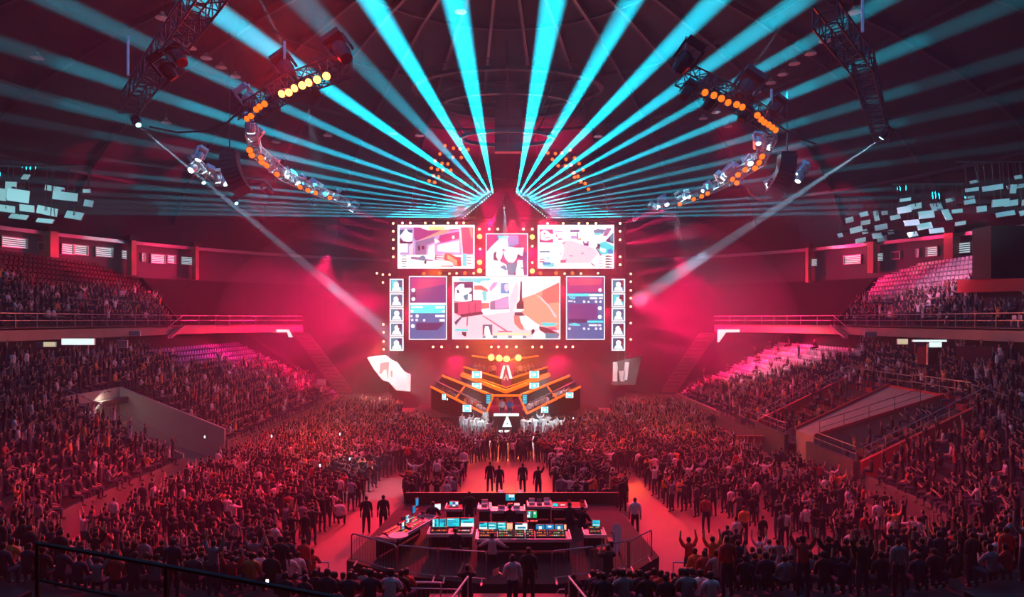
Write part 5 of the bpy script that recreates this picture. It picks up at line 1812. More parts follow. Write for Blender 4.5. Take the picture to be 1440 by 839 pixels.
SH = [('s_black', 'black'), ('s_navy', 'navy'), ('s_navy', 'navy'), ('s_red', 'red'), ('s_white', 'white'), ('s_grey', 'grey'), ('s_black', 'black'), ('s_navy', 'navy'), ('s_black', 'black'), ('s_orange', 'orange')]
people.sort(key=lambda q: math.hypot(q['x'], q['y']))
stuffpts = []
for i, q in enumerate(people):
    f = face_of(q['x'], q['y'], q['nx'], q['ny'])
    pose = pc.choice(['sit_lap', 'sit_lap', 'sit_clap', 'sit_up', 'sit_lap', 'stand', 'stand_up', 'sit_clap']) if q['y'] < 46 else pc.choice(['sit_lap', 'sit_lap', 'sit_clap', 'sit_lap', 'sit_up', 'stand_up'])
    if q['tier'] == 'end':
        pose = pc.choice(['sit_lap', 'sit_lap', 'sit_clap'])
    dy = 0
    loc = (q['x']+pc.uniform(-.05, .05), q['y']+pc.uniform(-.05, .05), q['z'])
    sc_ = pc.uniform(.93, 1.06)
    if i < 255:
        sh, cn = pc.choice(SH)
        where = {'lower': 'near stand', 'end': 'short block', 'upper': 'upper tier'}[q['tier']]
        lab = '%s shirt, %s, %s row, %s from stairs, %s, %s' % (cn, {'sit_lap': 'seated', 'sit_up': 'cheering', 'sit_clap': 'clapping', 'stand': 'standing', 'stand_up': 'standing cheering'}[pose], nth(q['k']+1), nth(q['n']), where, SIDE[q['s']])
        lab = 'spectator in '+lab
        person(lab, pose, loc, f, sh, group='spectators in the nearest rows of the '+where, scale=sc_)
    else:
        stuffpts.append((*loc, math.atan2(-f[0], f[1]), sc_, SEATED.index(pose)))
P_SEAT = [crowd_proto(p) for p in SEATED]
scatter('stand_crowd', P_SEAT, stuffpts, 'dense crowd of spectators filling the terraces on all sides', 'crowd')

# crowd standing on the floor before the stage, seated blocks further back
fl = []
y = 26.0
while y < 75:
    x = -18.6
    while x < 18.2:
        xx, yy = x+pc.uniform(-.2, .2), y+pc.uniform(-.2, .2)
        x += .62 if y > 43 else .64
        if yy < 25.5+.0 or (abs(xx) < 8.6 and yy < 35.5):
            continue
        if abs(xx+.3) < 2.7 and yy < 47.5:
            continue
        if yy < 44 and (6.2 < abs(xx) < 7.9):
            continue
        if yy > 51.5+max(0, abs(xx+.6)-2.8)*2.3 or (yy > 63 and abs(xx+.6) < 10.2):
            continue
        if xx > 16.5 and 44 < yy < 60:
            continue
        if yy < 34 and 7.5 < xx < 13 and pc.random() < .7:
            continue
        c = (math.hypot(max(0, abs(xx)-12), max(0, 32.5-yy)))
        if c > 7.2:
            continue
        if pc.random() < (.05 if yy > 43 else .16):
            continue
        if yy < 44:
            pi = pc.choice([0, 0, 0, 1, 4, 5, 3, 2])
        else:
            pi = pc.choice([0, 0, 1, 1, 2, 3, 4, 5, 5])
        a = pc.gauss(0, .25)
        fl.append((xx, yy, 0, math.atan2(xx, 70-yy)+a, pc.uniform(.9, 1.07), pi))
    y += .62 if y > 43 else .86
P_STAND = [crowd_proto(p) for p in STAND]
scatter('floor_crowd', P_STAND, fl, 'dense standing crowd on the arena floor between mixing desks and stage', 'crowd')

# seats
def seat_mesh(m):
    mb = MB()
    mb.box((0, .04, .40), (.40, .36, .05)).box((0, -.18, .57), (.39, .05, .24)).box((0, -.1, .2), (.07, .28, .4)).box((0, -.17, .70), (.27, .05, .04))
    me = mb.mesh('seat', m)
    return me


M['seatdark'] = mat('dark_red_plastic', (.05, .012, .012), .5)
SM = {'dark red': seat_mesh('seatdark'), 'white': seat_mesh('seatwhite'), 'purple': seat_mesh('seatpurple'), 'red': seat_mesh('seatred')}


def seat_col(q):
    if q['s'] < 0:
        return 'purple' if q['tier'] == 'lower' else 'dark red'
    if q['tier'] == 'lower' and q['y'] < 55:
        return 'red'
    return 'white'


seats.sort(key=lambda q: math.hypot(q['x'], q['y']))
spt = []
for i, q in enumerate(seats):
    c = seat_col(q)
    rz = math.atan2(q['nx'], -q['ny'])
    loc = (q['x'], q['y'], q['z'])
    if i < 290:
        where = ('seat boxes beside the tunnel lid' if c == 'red' and q['s'] > 0 else ('upper tier' if q['tier'] == 'upper' else 'lower stand'))
        lab = 'empty %s seat, %s row, %s %s, %s, %s' % (c, nth(q['k']+1), nth(min(q['n'], 99)), 'from its stage end' if q['tier'] == 'upper' else 'from centre stairs', where.replace('seat boxes beside the tunnel lid', 'tunnel boxes'), SIDE[q['s']])
        o = obj('stadium_seat', SM[c], None, lab, 'seat', 'empty %s seats of the %s, %s' % (c, where, SIDE[q['s']]), loc=loc)
        o.rotation_euler = (0, 0, rz)
    else:
        spt.append((*loc, rz, 1, ['white', 'purple', 'red', 'dark red'].index(c)))
scatter('seat_rows', [bpy.data.objects.new('seat_'+c, SM[c]) for c in ('white', 'purple', 'red', 'dark red')], spt, 'rows of empty white, purple and red plastic seats in the stands', 'seats')

# players and presenters on the stage
def stage_person(u, v, Y, label, pose, shirt, seated=True, group=None, zo=None):
    p = P(*zs(u, v), Y)
    hz_ = 1.27 if seated else 1.66
    person(label, pose, (p.x, p.y, p.z-hz_), (0-p.x*.05, -1), shirt, group=group)


for k, (u, v) in enumerate([(386, 440), (420, 458), (455, 474), (484, 498), (512, 520)]):  # pale shirts of the booth players stand in for light on them
    stage_person(u, v-8, 63.6-k*.25, 'player %s from the divider in the inner booth, purple-seat side' % nth(k+1), 'sit_desk', 's_orange' if k in (0, 2) else 's_white', group='players in the inner booth, purple-seat side')
for k, (u, v) in enumerate([(1025, 440), (985, 452), (940, 466), (897, 490), (862, 512)]):
    stage_person(u, v-8, 63.6-k*.25, 'player %s from the divider in the inner booth, white-seat side' % nth(k+1), 'sit_desk', 's_white', group='players in the inner booth, white-seat side')
for k, (u, v) in enumerate([(190, 370), (218, 376), (245, 388), (270, 402)]):
    stage_person(u, v, 66.6-k*.3, 'player %s from the open end of the outer booth, purple-seat side' % nth(k+1), 'sit_desk', 's_grey', group='players in the outer booth, purple-seat side')
for k, (u, v) in enumerate([(1208, 362), (1172, 374), (1140, 384), (1106, 398)]):
    stage_person(u, v, 66.6-k*.3, 'player %s from the open end of the outer booth, white-seat side' % nth(k+1), 'sit_desk', 's_white', group='players in the outer booth, white-seat side')
for k, (u, v) in enumerate([(450, 178), (485, 180), (520, 186), (575, 190), (602, 182), (780, 195), (815, 185), (845, 190), (880, 180), (910, 178)]):
    stage_person(u, v, 70.3, 'person standing on the top stage tier, %s from its purple-seat end' % nth(k+1), 'stand', 's_white' if k in (4, 6) else 's_grey', False, group='people on the top stage tier')
person('presenter in a pale shirt behind the emblem desk, seen beside the blue shirt', 'stand', (P(706, 580, 61).x, 61, 1.15), (.1, -1), 's_white', group=None, scale=1.05)
person('presenter in a blue shirt behind the emblem desk', 'stand', (P(717, 580, 61).x, 61, 1.15), (-.1, -1), 's_blue', scale=1.05)
for k, (x, y, Y) in enumerate([(650, 575, 60.5), (655, 584, 59), (661, 579, 60), (666, 588, 58.2), (671, 583, 59.2), (676, 592, 57.4), (682, 588, 58), (688, 598, 56.2),
                               (743, 590, 57.6), (749, 583, 59), (754, 591, 57.8), (760, 579, 60), (765, 587, 58.6), (771, 581, 59.6), (776, 590, 58), (782, 585, 58.8), (789, 592, 57.6), (745, 600, 55.6), (757, 602, 55.4), (770, 599, 56)]):
    sd = -1 if x < 712 else 1
    person('person in pale clothes in the white-lit group by the emblem desk, %s outwards, %s' % (nth((9-k-1) if sd < 0 else k-7), SIDE[sd]), STAND[k % 5], (P(x, y, Y).x, Y, 0), (pc.uniform(-.5, .5), 1 if k % 3 else -1), 's_white', 's_grey' if k % 2 else 's_white', group='white-lit people by the emblem desk, '+SIDE[sd], scale=pc.uniform(.95, 1.05))
spot(P(665, 500, 52), P(668, 590, 59), 3.2e3, 26, (.6, .95, 1), .6, .1)
spot(P(765, 500, 52), P(765, 590, 58.5), 3.8e3, 32, (.6, .95, 1), .6, .1)
person('person in bright white clothes standing beside the emblem desk', 'stand', (P(736, 600, 58).x, 58, 0), (-.5, -1), 's_white', 's_white', scale=1.05)
person('person in pale clothes standing at the tip of the inner booth', 'stand', (P(683, 600, 59).x, 59, .5), (.5, -1), 's_white', 's_white', scale=1.05)

# ------------------------------------------------------------------ mixing desks in the middle of the floor
DK = 1.0
dk_pts = [(-6.2, 25.6), (-4.0, 24.1), (-1.0, 23.3), (1.6, 23.3), (4.4, 24.5), (5.6, 26), (5.0, 33.4), (-5.4, 33.4)]
tag(MB().slab([(x, y, 0) for x, y in dk_pts], (0, 0, DK)).build('mixing_platform', 'darkwall', kind='structure'), 'dark raised platform under the mixing desks', 'platform')
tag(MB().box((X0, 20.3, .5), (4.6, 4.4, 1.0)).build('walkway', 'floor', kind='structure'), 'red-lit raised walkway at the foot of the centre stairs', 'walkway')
struct('back_fence', MB().box((0, 33.5, .8), (10.4, .12, 1.5)), 'black', label='black panel fence behind the mixing desks facing the crowd', cat='fence')


def desk(name, label, x0, x1, Y, ztop=DK+.78, dep=.85, rz=0., m='steel', c=None):
    """table: top, raised edge, legs; x0, x1 are photograph pixels of its front edge at distance Y"""
    a, b = (x0-720)/960*Y, (x1-720)/960*Y
    loc = ((a+b)/2, Y+dep/2, 0) if c is None else c
    wd = b-a if c is None else x1
    t = thing(name, label, 'desk', loc, rz)
    h = wd/2
    MB().box((0, 0, ztop-.03), (wd, dep, .06)).build('desk_top', m, t)
    MB().box((0, -dep/2-.02, ztop), (wd+.06, .05, .12)).build('front_rim', 'alu', t)
    lm = MB().bar((0, 0, DK), (0, 0, ztop-.05), .035).mesh('leg', M['blacksteel'])
    for sx in (-1, 1):
        for sy in (-1, 1):
            obj('leg', lm, t, loc=(sx*(h-.08), sy*(dep/2-.08), 0))
        MB().box((sx*h, 0, ztop+.02), (.04, dep, .12)).build('side_rim', 'alu', t)
    MB().box((0, dep/2-.03, (DK+ztop)/2), (wd-.1, .03, ztop-DK-.1)).build('modesty_panel', 'black', t)
    return t


desk('mixing_desk', 'wide pale-edged desk with the paired monitors, left of the long console' if False else 'wide pink-edged desk with two wide cyan monitors, next to the long console', 601, 664, 26.1)
desk('mixing_desk', 'long main console desk with a bright rounded rim and two banks of displays', 669, 803, 25.5, dep=1.1)
desk('mixing_desk', 'back row desk with a pink top, purple-seat end', 626, 652, 29.6, m='redwall')
desk('mixing_desk', 'back row desk with a teal screen and red clutter, white-seat end', 776, 826, 29.8, m='redwall', dep=1.1)
desk('mixing_desk', 'middle back desk with laptops under the raised monitor', 690, 738, 29.3)
desk('mixing_desk', 'back desk covered with white cables and cases', 742, 776, 30.0)
desk('mixing_desk', 'small separate desk with one cyan monitor beside the white board', 822, 852, 26.0)
a = P(566, 752, 25.6)
desk('mixing_desk', 'angled side desk with orange-lit console at the purple-seat end', 0, 3.3, 0, rz=R(68), c=(-4.15, 27.1, 0))
desk('mixing_desk', 'dark back desk with a grey side display and red edge', 672, 690, 29.6)


def fader_panel(label, x0, x1, Y, z, rows, orange=True, rz=0., dep=.45, loc=None):
    """console surface with rows of small lit buttons"""
    a, b = (x0-720)/960*Y, (x1-720)/960*Y
    t = thing('console_surface', label, 'console', loc or ((a+b)/2, Y+.3, z), rz)
    wd = b-a if loc is None else x1
    MB().slab([(-wd/2, -dep/2, 0), (wd/2, -dep/2, 0), (wd/2, dep/2, .16), (-wd/2, dep/2, .16)], (0, 0, -.06)).build('panel', 'black', t)
    n = max(3, int(wd/.09))
    mbs = {}
    fr = random.Random(int(x0*7+x1))
    for r_ in range(rows):
        for i in range(n):
            if fr.random() < .12:
                continue
            m = fr.choice(['btn_o', 'btn_o', 'btn_r'] if orange else ['btn_w', 'btn_g', 'btn_o', 'btn_r'])
            f = (r_+.5)/rows
            mbs.setdefault(m, MB()).box((-wd/2+.05+(wd-.1)*(i+.5)/n, -dep/2+dep*f, .16*f+.012), ((wd-.1)/n*.7, dep/rows*.35, .02))
    for m, q in mbs.items():
        q.build('lit_buttons', m, t)['kind'] = 'stuff'
    return t


M['btn_o'] = mat('orange_button', (.1, .03, 0), .4, emit=(1, .22, .03), strength=.9)
M['btn_r'] = mat('red_button', (.1, .0, 0), .4, emit=(1, .05, .03), strength=.6)
M['btn_w'] = mat('white_button', (.1, .1, .1), .4, emit=(.9, .8, .8), strength=.6)
M['btn_g'] = mat('green_button', (.0, .1, 0), .4, emit=(.3, .7, .1), strength=.5)
fader_panel('orange-lit console surface under the triple display, long console', 673, 699, 25.7, DK+.82, 3)
fader_panel('dark console surface with a white key pad, long console', 699.5, 722, 25.7, DK+.82, 3, False)
fader_panel('console surface with colourful buttons under the single white display', 722, 738, 25.7, DK+.82, 4, False)
fader_panel('console surface with yellow-green buttons beside the colourful one', 739, 752, 25.7, DK+.82, 4, False)
fader_panel('orange-lit console surface under the second triple display', 753, 770, 25.7, DK+.82, 3)
fader_panel('red-lit console surface at the end of the long console', 770.5, 796, 25.7, DK+.82, 3, False)
fader_panel('flat console under the paired wide monitors, inner part', 604, 630, 26.3, DK+.80, 2, False)
fader_panel('flat console under the paired wide monitors, outer part', 642, 662, 26.3, DK+.80, 2, False)
fader_panel('orange-lit console on the angled side desk', 0, 1.0, 0, 0, 3, True, R(68), .6, (-4.45, 26.2, DK+.82))
fader_panel('pale flat console on the angled side desk', 1, 1.1, 0, 0, 3, False, R(68), .6, (-4.0, 27.4, DK+.82))
fader_panel('small lit console on the separate desk', 829, 846, 26.2, DK+.80, 2, False)


def monitor(label, x0, x1, y0, y1, Y, kind, turn=0., bg='c', stand=True):
    """a display on a foot; its picture is flat print"""
    c = P((x0+x1)/2, (y0+y1)/2, Y)
    wd, hh = (x1-x0)/960*Y, (y1-y0)/960*Y
    t = thing('monitor', label, 'monitor', c, turn)
    MB().box((0, .03, 0), (wd, .05, hh)).build('case', 'black', t)
    if stand:
        MB().bar((0, .06, -hh*.3), (0, .08, -hh/2-.14), .025).box((0, .06, -hh/2-.15), (.22, .16, .02)).build('foot', 'blacksteel', t)
    mr_ = random.Random(int(x0*13+y0*7))
    R_ = [(bg, -.47, -.46, .47, .46)]
    if kind == 'code':
        for i in range(5):
            R_.append((mr_.choice('tobT'), -.42, -.38+i*.17, mr_.uniform(-.1, .42), -.38+i*.17+.09))
    elif kind == 'tiles':
        for i in range(3):
            for j_ in range(2):
                R_.append((mr_.choice('wotTcb'), -.44+i*.3, -.4+j_*.43, -.18+i*.3, -.04+j_*.43))
    elif kind == 'glow':
        R_ += [('t', -.47, .2, .47, .46), ('w', -.16, -.22, .16, .24)]
    elif kind == 'field':
        R_ += [('o', -.47, -.46, .47, -.05), ('t', -.3, -.05, .35, .12), ('T', -.47, .3, .1, .46), ('w', -.1, -.4, .4, -.2)]
    elif kind == 'flat':
        R_ += [('w', -.2, .05, .2, .3)]
    elif kind == 'plain':
        pass
    vs, fs, cols = [], [], []
    for i, (cl, xa, ya, xb, yb) in enumerate(R_):
        n = len(vs)
        vs += [(xa*wd, -.0-.0008*i-.001, ya*hh), (xb*wd, -.0-.0008*i-.001, ya*hh), (xb*wd, -.001-.0008*i, yb*hh), (xa*wd, -.001-.0008*i, yb*hh)]
        fs.append((n, n+1, n+2, n+3))
        cols.append(C_[cl])
    me = bpy.data.meshes.new('display')
    me.from_pydata(vs, [], fs)
    me.materials.append(M['picture_bright'])
    paint(me, cols)
    obj('display', me, t)
    return t


C_['P'] = (1, .75, .6)
C_['G'] = (.1, .75, .45)
monitor('white-cyan monitor pair on the wide desk, outermost', 608, 617, 729, 741, 26.6, 'tiles')
monitor('white-cyan monitor pair on the wide desk, second', 618, 627, 729, 741, 26.6, 'tiles')
monitor('wide cyan monitor on the wide desk, third from the purple-seat end', 628, 646.5, 728, 740, 26.6, 'code')
monitor('wide cyan monitor on the wide desk, nearest the long console', 647.5, 667, 728, 740.5, 26.6, 'field')
for k, (a, b) in enumerate(((673.5, 685.5), (686.5, 698.5), (699.5, 711.5))):
    monitor('cyan display of the first triple bank on the long console, %s of three' % nth(k+1), a, b, 734, 746.5, 26.3, ['field', 'code', 'code'][k])
monitor('narrow peach lit panel between the displays of the long console', 712.5, 721, 735, 745, 26.3, 'plain', bg='P')
monitor('single large white-cyan display in the middle of the long console', 724, 742, 735, 749, 26.2, 'field', bg='w')
for k, (a, b) in enumerate(((753.5, 766), (767, 779), (780, 792))):
    monitor('blue display with a white glow in the second triple bank, %s of three' % nth(k+1), a, b, 737, 746.5, 26.3, 'glow' if k != 1 else 'flat', bg='b')
monitor('slim peach lit panel at the end of the long console', 793, 796.5, 737, 745, 26.3, 'plain', bg='P')
monitor('small green-lit display between the two desk rows, lower block', 741, 748, 718, 728, 28, 'tiles', bg='G')
monitor('small green-lit display between the two desk rows, outer block', 749, 755, 718, 728, 28, 'flat', bg='G')
monitor('bright cyan-white monitor in the back row, purple-seat end', 611, 620, 708, 717, 30, 'plain', .35, 'o')
monitor('white tiled monitor on the pink back desk', 632, 645, 704.5, 713.5, 30.2, 'tiles', 0, 'l')
monitor('raised cyan monitor in the middle of the back row', 711, 724, 694.5, 703.5, 31, 'tiles')
monitor('blue laptop screen in the middle back row', 700, 707, 716.5, 721.5, 29.5, 'code', 0, 'b')
monitor('glowing lilac panel that stands for white papers in the middle back row', 723, 731, 707, 717, 29.8, 'plain', 0, 'q')  # white papers built as a glowing display
monitor('narrow teal display in the middle back row', 713, 716, 710, 716, 30, 'plain', 0, 't')
monitor('teal monitor in the back row, white-seat side', 777, 785, 707, 716, 30.2, 'plain', -.3, 'c')
monitor('small white display beside the teal monitor', 788, 795, 708.5, 712.5, 30.3, 'plain', 0, 'q')
monitor('small grey display in the red-lit clutter of the back row', 807, 813, 710, 715, 30.5, 'flat', 0, 'l')
monitor('cyan monitor on the small separate desk', 833, 844, 731, 741, 26.7, 'code', -.1)
monitor('upper blue tilted display on the angled side desk', 583, 590, 700, 711, 28.9, 'plain', 1.1, 'b')
monitor('second blue tilted display on the angled side desk', 578.5, 586, 711, 721, 28.2, 'code', 1.1, 'b')
monitor('white tilted display on the angled side desk, outer', 569, 577, 724, 735, 27.2, 'tiles', 1.1, 'o')
monitor('white tilted display on the angled side desk, nearest the barrier', 563.5, 569.5, 734, 744, 26.5, 'tiles', 1.1, 'o')
monitor('grey tilted display on the dark back desk', 687, 691, 706, 716, 29.8, 'plain', .9, 'l')
for x, lab in ((704.5, 'purple-seat side'), (731.5, 'white-seat side')):
    t = thing('desk_lamp', 'round white lamp disc beside the raised back monitor, '+lab, 'lamp', P(x, 691, 31.5))
    MB().lathe([(.03, .08), (.14, .04), (.15, 0)], 12).build('shade', 'alu', t)
    MB().lathe([(.13, .0), (.12, -.02)], 12).build('bulb', 'tube', t)
    MB().bar((0, 0, .05), (0, .1, -.75), .015).build('stem', 'blacksteel', t)
# cases and cables on the back desks
for k, (x0, x1, y, Y, m, lab) in enumerate([(744, 752, 711, 30.5, 'white', 'open white case on the cable desk, first'), (755, 762, 711, 30.4, 's_grey', 'grey case on the cable desk, middle'), (765, 773, 709, 30.6, 'white', 'pale case on the cable desk, last'),
                                           (677, 686, 705, 30.3, 'white', 'white papers on the dark back desk'), (798, 803, 714, 30.2, 's_red', 'red box in the clutter of the back row'), (816, 822, 713, 30.2, 's_red', 'red box at the end of the back row'),
                                           (586, 591, 716, 27.9, 'white', 'white keypad on the angled side desk'), (591, 597, 711, 28.4, 's_grey', 'grey keypad on the angled side desk'), (700, 710, 720.5, 29.3, 'white', 'white keyboard in the middle back row'), (722, 731, 719, 29.3, 'white', 'small white mixer in the middle back row')]):
    c = P((x0+x1)/2, y, Y)
    wd = (x1-x0)/960*Y
    t = thing('equipment_case', lab, 'case', (c.x, Y, DK+.78))
    MB().box((0, 0, .05), (wd, .3, .1)).build('body', m, t)
    MB().box((0, .14, .14), (wd, .03, .2)).build('lid', m, t)
# leaning white board and round tray
t = thing('leaning_board', 'tall pale board leaning beside the small separate desk', 'board', P(867, 755, 25.2))
o_ = Vector(t.location)
MB().slab([P(862, 737, 25.2)-o_, P(869, 736, 25.6)-o_, P(875, 743, 25.8)-o_, P(870, 777, 25.2)-o_, P(862, 775, 24.9)-o_, P(859, 755, 24.9)-o_], (0.02, .06, 0)).build('board_face', 'white', t)
MB().tube([P(858, 748, 24.9)-o_, P(863, 750, 24.8)-o_, P(864, 764, 24.8)-o_], .015).build('strap', 'black', t)
MB().bar(P(868, 760, 25.7)-o_, P(872, 782, 26.2)-o_, .03).build('prop', 'blacksteel', t)
t = thing('round_table', 'small round pale table outside the angled side desk', 'table', (P(560, 753, 25.2).x, 25.2, 0))
MB().lathe([(.36, 2.03), (.38, 2.06), (.36, 2.08)], 16).build('table_top', 'white', t)
MB().bar((0, 0, 1.0), (0, 0, 2.03), .04).build('leg', 'blacksteel', t)
t = thing('stool', 'small pink-lit stool behind the barrier by the white board', 'stool', (P(846, 770, 24.9).x, 24.9, DK))
MB().lathe([(.2, .62), (.22, .66), (.2, .7)], 12).build('seat', 's_red', t)
lm = MB().bar((0, 0, 0), (-.0, 0, .62), .018).mesh('leg', M['rail'])
for q in ((-.15, -.15), (.15, -.15), (-.15, .15), (.15, .15)):
    obj('leg', lm, t, loc=(q[0], q[1], 0))


# crowd barriers around the platform
def barrier(a, b, z, label, h=1.08):
    t = thing('crowd_barrier', label, 'barrier', (a[0], a[1], z), group='crowd barriers round the mixing platform')
    a, b = Vector((0, 0, 0)), Vector((b[0]-a[0], b[1]-a[1], 0))
    MB().tube([a+Vector((0, 0, .1)), a+Vector((0, 0, h-.08)), a.lerp(b, .04)+Vector((0, 0, h)), a.lerp(b, .96)+Vector((0, 0, h)), b+Vector((0, 0, h-.08)), b+Vector((0, 0, .1))], .028).build('frame_tube', 'rail', t)
    MB().tube([a+Vector((0, 0, .16)), b+Vector((0, 0, .16))], .022).build('lower_tube', 'rail', t)
    n = int((b-a).length/.14)
    bm_ = MB().bar((0, 0, .16), (0, 0, h), .007, 4).mesh('bar', M['rail'])
    for k in range(1, n):
        obj('bar', bm_, t, loc=a.lerp(b, k/n))
    fm = MB().beam((0, -.3, .02), (0, .3, .02), .06, .03).mesh('foot', M['rail'])
    for f in (.1, .9):
        obj('foot', fm, t, loc=a.lerp(b, f))
    return t


bp = [(-6.0, 25.4), (-4.05, 24.05), (-2.55, 23.62), (-.85, 23.35)]
for k, (a, b) in enumerate(zip(bp, bp[1:])):
    barrier((a[0]+.03, a[1]), (b[0]-.03, b[1]), DK, 'steel crowd barrier, %s before the mixing desks from the purple-seat end' % nth(k+1))
bp = [(1.35, 23.42), (2.9, 23.9), (4.2, 24.55), (5.3, 25.8)]
for k, (a, b) in enumerate(zip(bp, bp[1:])):
    barrier((a[0]+.03, a[1]), (b[0]-.03, b[1]), DK, 'steel crowd barrier, %s before the mixing desks from the centre gap, white-seat side' % nth(k+1))
for k, (a, b) in enumerate((((-3.6, 22.75), (-1.4, 22.6)), ((1.5, 22.6), (3.4, 22.9)))):
    barrier(a, b, .0, 'lower steel barrier on the floor before the platform, %s' % SIDE[-1 if k == 0 else 1])

# rails of the centre stairs, front rails of the near stands
for s in (-1, 1):
    x = P(658 if s < 0 else 800, 815, 20.9).x
    railing('stair_rail', [(x, 20.9, 1.1), (x+s*.35, 18.4, 1.35)], 1.05, 'red-lit handrail of the centre stairs, '+SIDE[s], r=.035, post=1.1, rails=(1,), m='alu')
    railing('stair_rail', [(x+s*.9, 21.6, 1.0), (x+s*3.2, 21.7, 1.0)], .7, 'short front rail of the seat block beside the centre stairs, '+SIDE[s], r=.035, post=1.2, rails=(1,), m='alu')
    A = [q for q in outline(s, 0) if q[1] < 33]
    pts = [(q[0], q[1]+.05, bowl_z(0, q[2])+.25) for q in A][::-1]
    railing('stand_rail', pts[:6:1], .45, 'long thin front rail of the near stand, '+SIDE[s], r=.03, post=2.4, rails=(1,), m='alu')
# rail of the tier the picture is taken from
railing('balcony_railing', [(-5.6, 8.05, 6.42), (-3.7, 7.3, 6.42), (-1.6, 6.45, 6.42), (-.8, 6.1, 6.42)], .95, 'dark sloping railing close by at the bottom corner, purple-seat side', m='blacksteel', r=.028, post=1.9, rails=(1, .55))

# people at the desks and around them
person('person in a white shirt with sleeves rolled, standing before the barrier with a paper', 'walk', (P(721, 800, 21.0).x, 21.0, DK), (-.25, 1), 's_white', 'jeans', hero=True, scale=1.03)
tag(MB().slab([(-.62, 21.2, 2.02), (-.42, 21.25, 2.10), (-.40, 21.22, 2.32), (-.60, 21.17, 2.27)], (0, .006, 0)).build('paper_sheet', 'white'), 'white sheet of paper held by the person in the white shirt', 'paper')
person('person in black suit standing beside the white shirt before the barrier', 'stand', (.53, 21.7, DK), (.1, 1), 's_black', 's_black', hero=True, scale=1.03)
person('seated operator in a white shirt with arms wide at the long console', 'sit_wide', (P(692, 760, 24.75).x, 24.75, DK-.02), (.05, 1), 's_white', hero=True)
person('seated operator in black before the wide desk', 'sit_desk', (P(640, 755, 25.2).x, 25.2, DK), (.05, 1), 's_black', hero=True)
person('seated operator in black between the raised monitor and the long console', 'sit_desk', (P(717, 720, 28.4).x, 28.4, DK), (0, 1), 's_black', hero=True)
person('seated operator in dark shirt before the bright back monitor, purple-seat end', 'sit_desk', (P(608, 720, 28.9).x, 28.9, DK), (.1, 1), 's_navy', hero=True)
person('operator in dark clothes standing behind the wide desk', 'stand', (P(660, 715, 29).x, 29, DK), (0, 1), 's_black', hero=True)
person('seated operator in black before the red-lit clutter', 'sit_desk', (P(801, 720, 28.8).x, 28.8, DK), (.1, 1), 's_black', hero=True)
person('operator in black leaning behind the small separate desk', 'sit_desk', (P(818, 730, 28.2).x, 28.2, DK), (.4, .6), 's_black', hero=True)
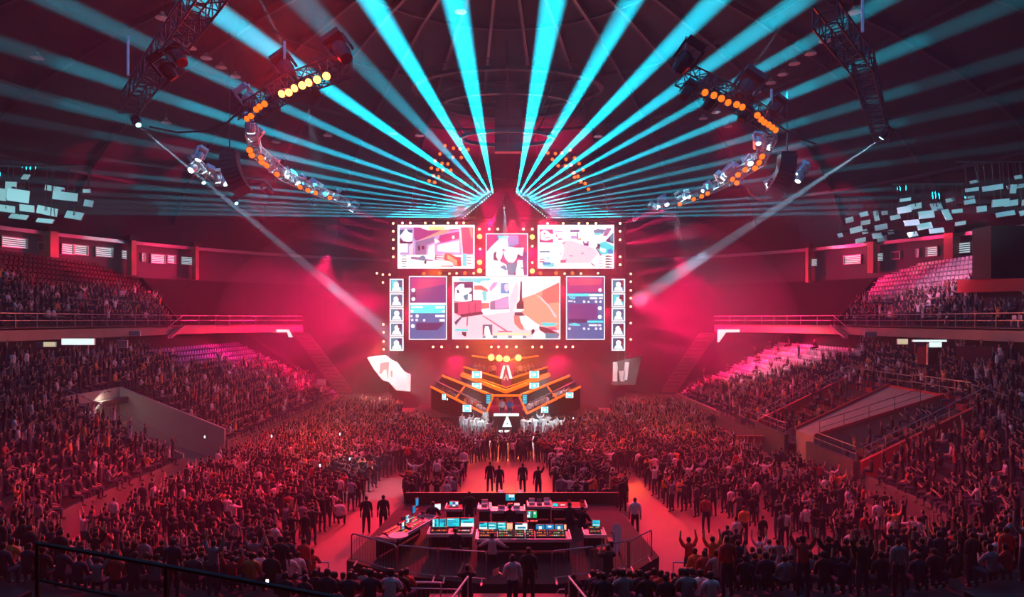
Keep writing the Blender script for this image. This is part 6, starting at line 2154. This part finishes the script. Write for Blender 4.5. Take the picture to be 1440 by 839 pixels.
for k, (x, y, Y, z0, pose, sh, lab) in enumerate([
    (567, 725, 28.7, 0, 'stand', 's_black', 'man in a dark shirt with a pale round print beside the angled side desk'),
    (515, 700, 32.0, 0, 'stand', 's_black', 'man in black standing on the red floor, the one closer to the purple seats'),
    (539, 700, 32.2, 0, 'stand', 's_black', 'man in black shorts standing on the red floor, the one closer to the desks'),
    (893, 700, 31.7, 0, 'stand', 's_white', 'man in a white shirt with his back turned, beside the white board aisle'),
    (853, 672, 34.2, 0, 'stand_clap', 's_black', 'rim-lit person in black standing behind the small separate desk'),
    (876, 668, 35.6, 0, 'stand', 's_black', 'tall person in black standing in the red aisle, white-seat side'),
    (441, 690, 33.5, 0, 'stand', 's_black', 'tall man in black in the aisle between seat blocks, purple-seat side'),
    (467, 668, 36, 0, 'stand', 's_black', 'man in black standing behind the tall man in the aisle'),
    (477, 705, 33.0, 0, 'sit_lap', 's_white', 'person in a white shirt sitting low in the dark aisle'),
    (689, 645, 39.8, 0, 'stand', 's_black', 'dark silhouette in the centre aisle, first from the purple-seat side'),
    (702, 650, 38.8, 0, 'stand', 's_navy', 'dark silhouette in the centre aisle, second from the purple-seat side'),
    (735, 648, 39.4, 0, 'stand', 's_black', 'dark silhouette in the centre aisle, third from the purple-seat side'),
    (757, 650, 38.5, 0, 'stand_one', 's_black', 'dark silhouette in the centre aisle with one arm raised'),
    (632, 652, 37.0, 0, 'stand', 's_white', 'person in a white shirt standing at the edge of the centre aisle'),
    (807, 790, 22.2, 0.0, 'stand', 's_black', 'person in black seen from behind by the centre stairs, white-seat side'),
    (657, 805, 21.9, .4, 'stand_phone', 's_black', 'person in black aiming a camera by the centre stairs, purple-seat side'),
    (855, 793, 22.3, .9, 'stand_phone', 's_black', 'camera operator in black behind a tripod, white-seat side'),
    (1135, 700, 31, .3, 'sit_lap', 's_white', 'person in a white cap and shirt sitting alone at the edge of the dark aisle')]):
    o = person(lab, pose, (P(x, y, Y).x, Y, z0), (random.uniform(-.2, .2), 1) if k else (.2, -1), sh, 's_black' if 'black' in lab else 'jeans', hero=True, scale=1.02)
    if k == 0:
        MB().lathe([(.11, 0), (.11, .012)], 12, Matrix.Translation((0, .145, 1.3)) @ Matrix.Rotation(R(-90), 4, 'X')).build('round_print', 'white', o)
# video camera on a tripod
t = thing('video_camera', 'video camera on a tripod before the operator, white-seat side', 'camera', (P(858, 800, 22.9).x, 22.9, 0))
MB().box((0, 0, 2.55), (.16, .42, .2)).build('camera_body', 'black', t)
MB().lathe([(.05, 0), (.06, .2)], 10, Matrix.Translation((0, .2, 2.55)) @ Matrix.Rotation(R(-90), 4, 'X')).build('lens', 'black', t)
for q in ((-.5, -.3), (.5, -.3), (0, .5)):
    MB().bar((0, 0, 2.4), (q[0], q[1], 0), .025).build('leg', 'alu', t)
# glowing phones in the crowd
first = None
for k, (x, y, Y) in enumerate([(288, 614, 45), (382, 613, 47), (492, 645, 42), (450, 654, 40), (376, 818, 19.5), (427, 828, 20.2), (840, 588, 58), (478, 610, 50), (806, 588, 58), (629, 561, 63)]):
    lab = 'glowing phone screen held up in the crowd, %s counted from the nearest' % nth([6, 7, 4, 3, 1, 2, 9, 5, 8, 10][k])
    if first is None:
        first = thing('phone', lab, 'phone', P(x, y, Y), group='phones glowing in the crowd')
        MB().box((0, 0, 0), (.09, .012, .17)).build('case', 'black', first)
        MB().box((0, -.008, 0), (.08, .004, .15)).build('display', 'lamp_white', first)
    else:
        dup(first, P(x, y, Y), (0, 0, 0), lab)
# red light on the open floor between the aisles and the mixing platform
spot((0, 46, 20), (0, 40, 0), 2.2e4, 60, SCAR, .5, .2)
spot((6, 46, 20), (7.5, 33, 0), 2.4e4, 26, SCAR, .5, .2)
spot((-6, 46, 20), (-8.5, 32, 0), 2.0e4, 28, SCAR, .5, .2)
spot((0, 30, 21), (0, 24, 0), 5e3, 50, (1, .05, .08), .8, .2)
spot((0, 28, 20), (0, 20.5, 1), 6e3, 22, SCAR, .6, .2)
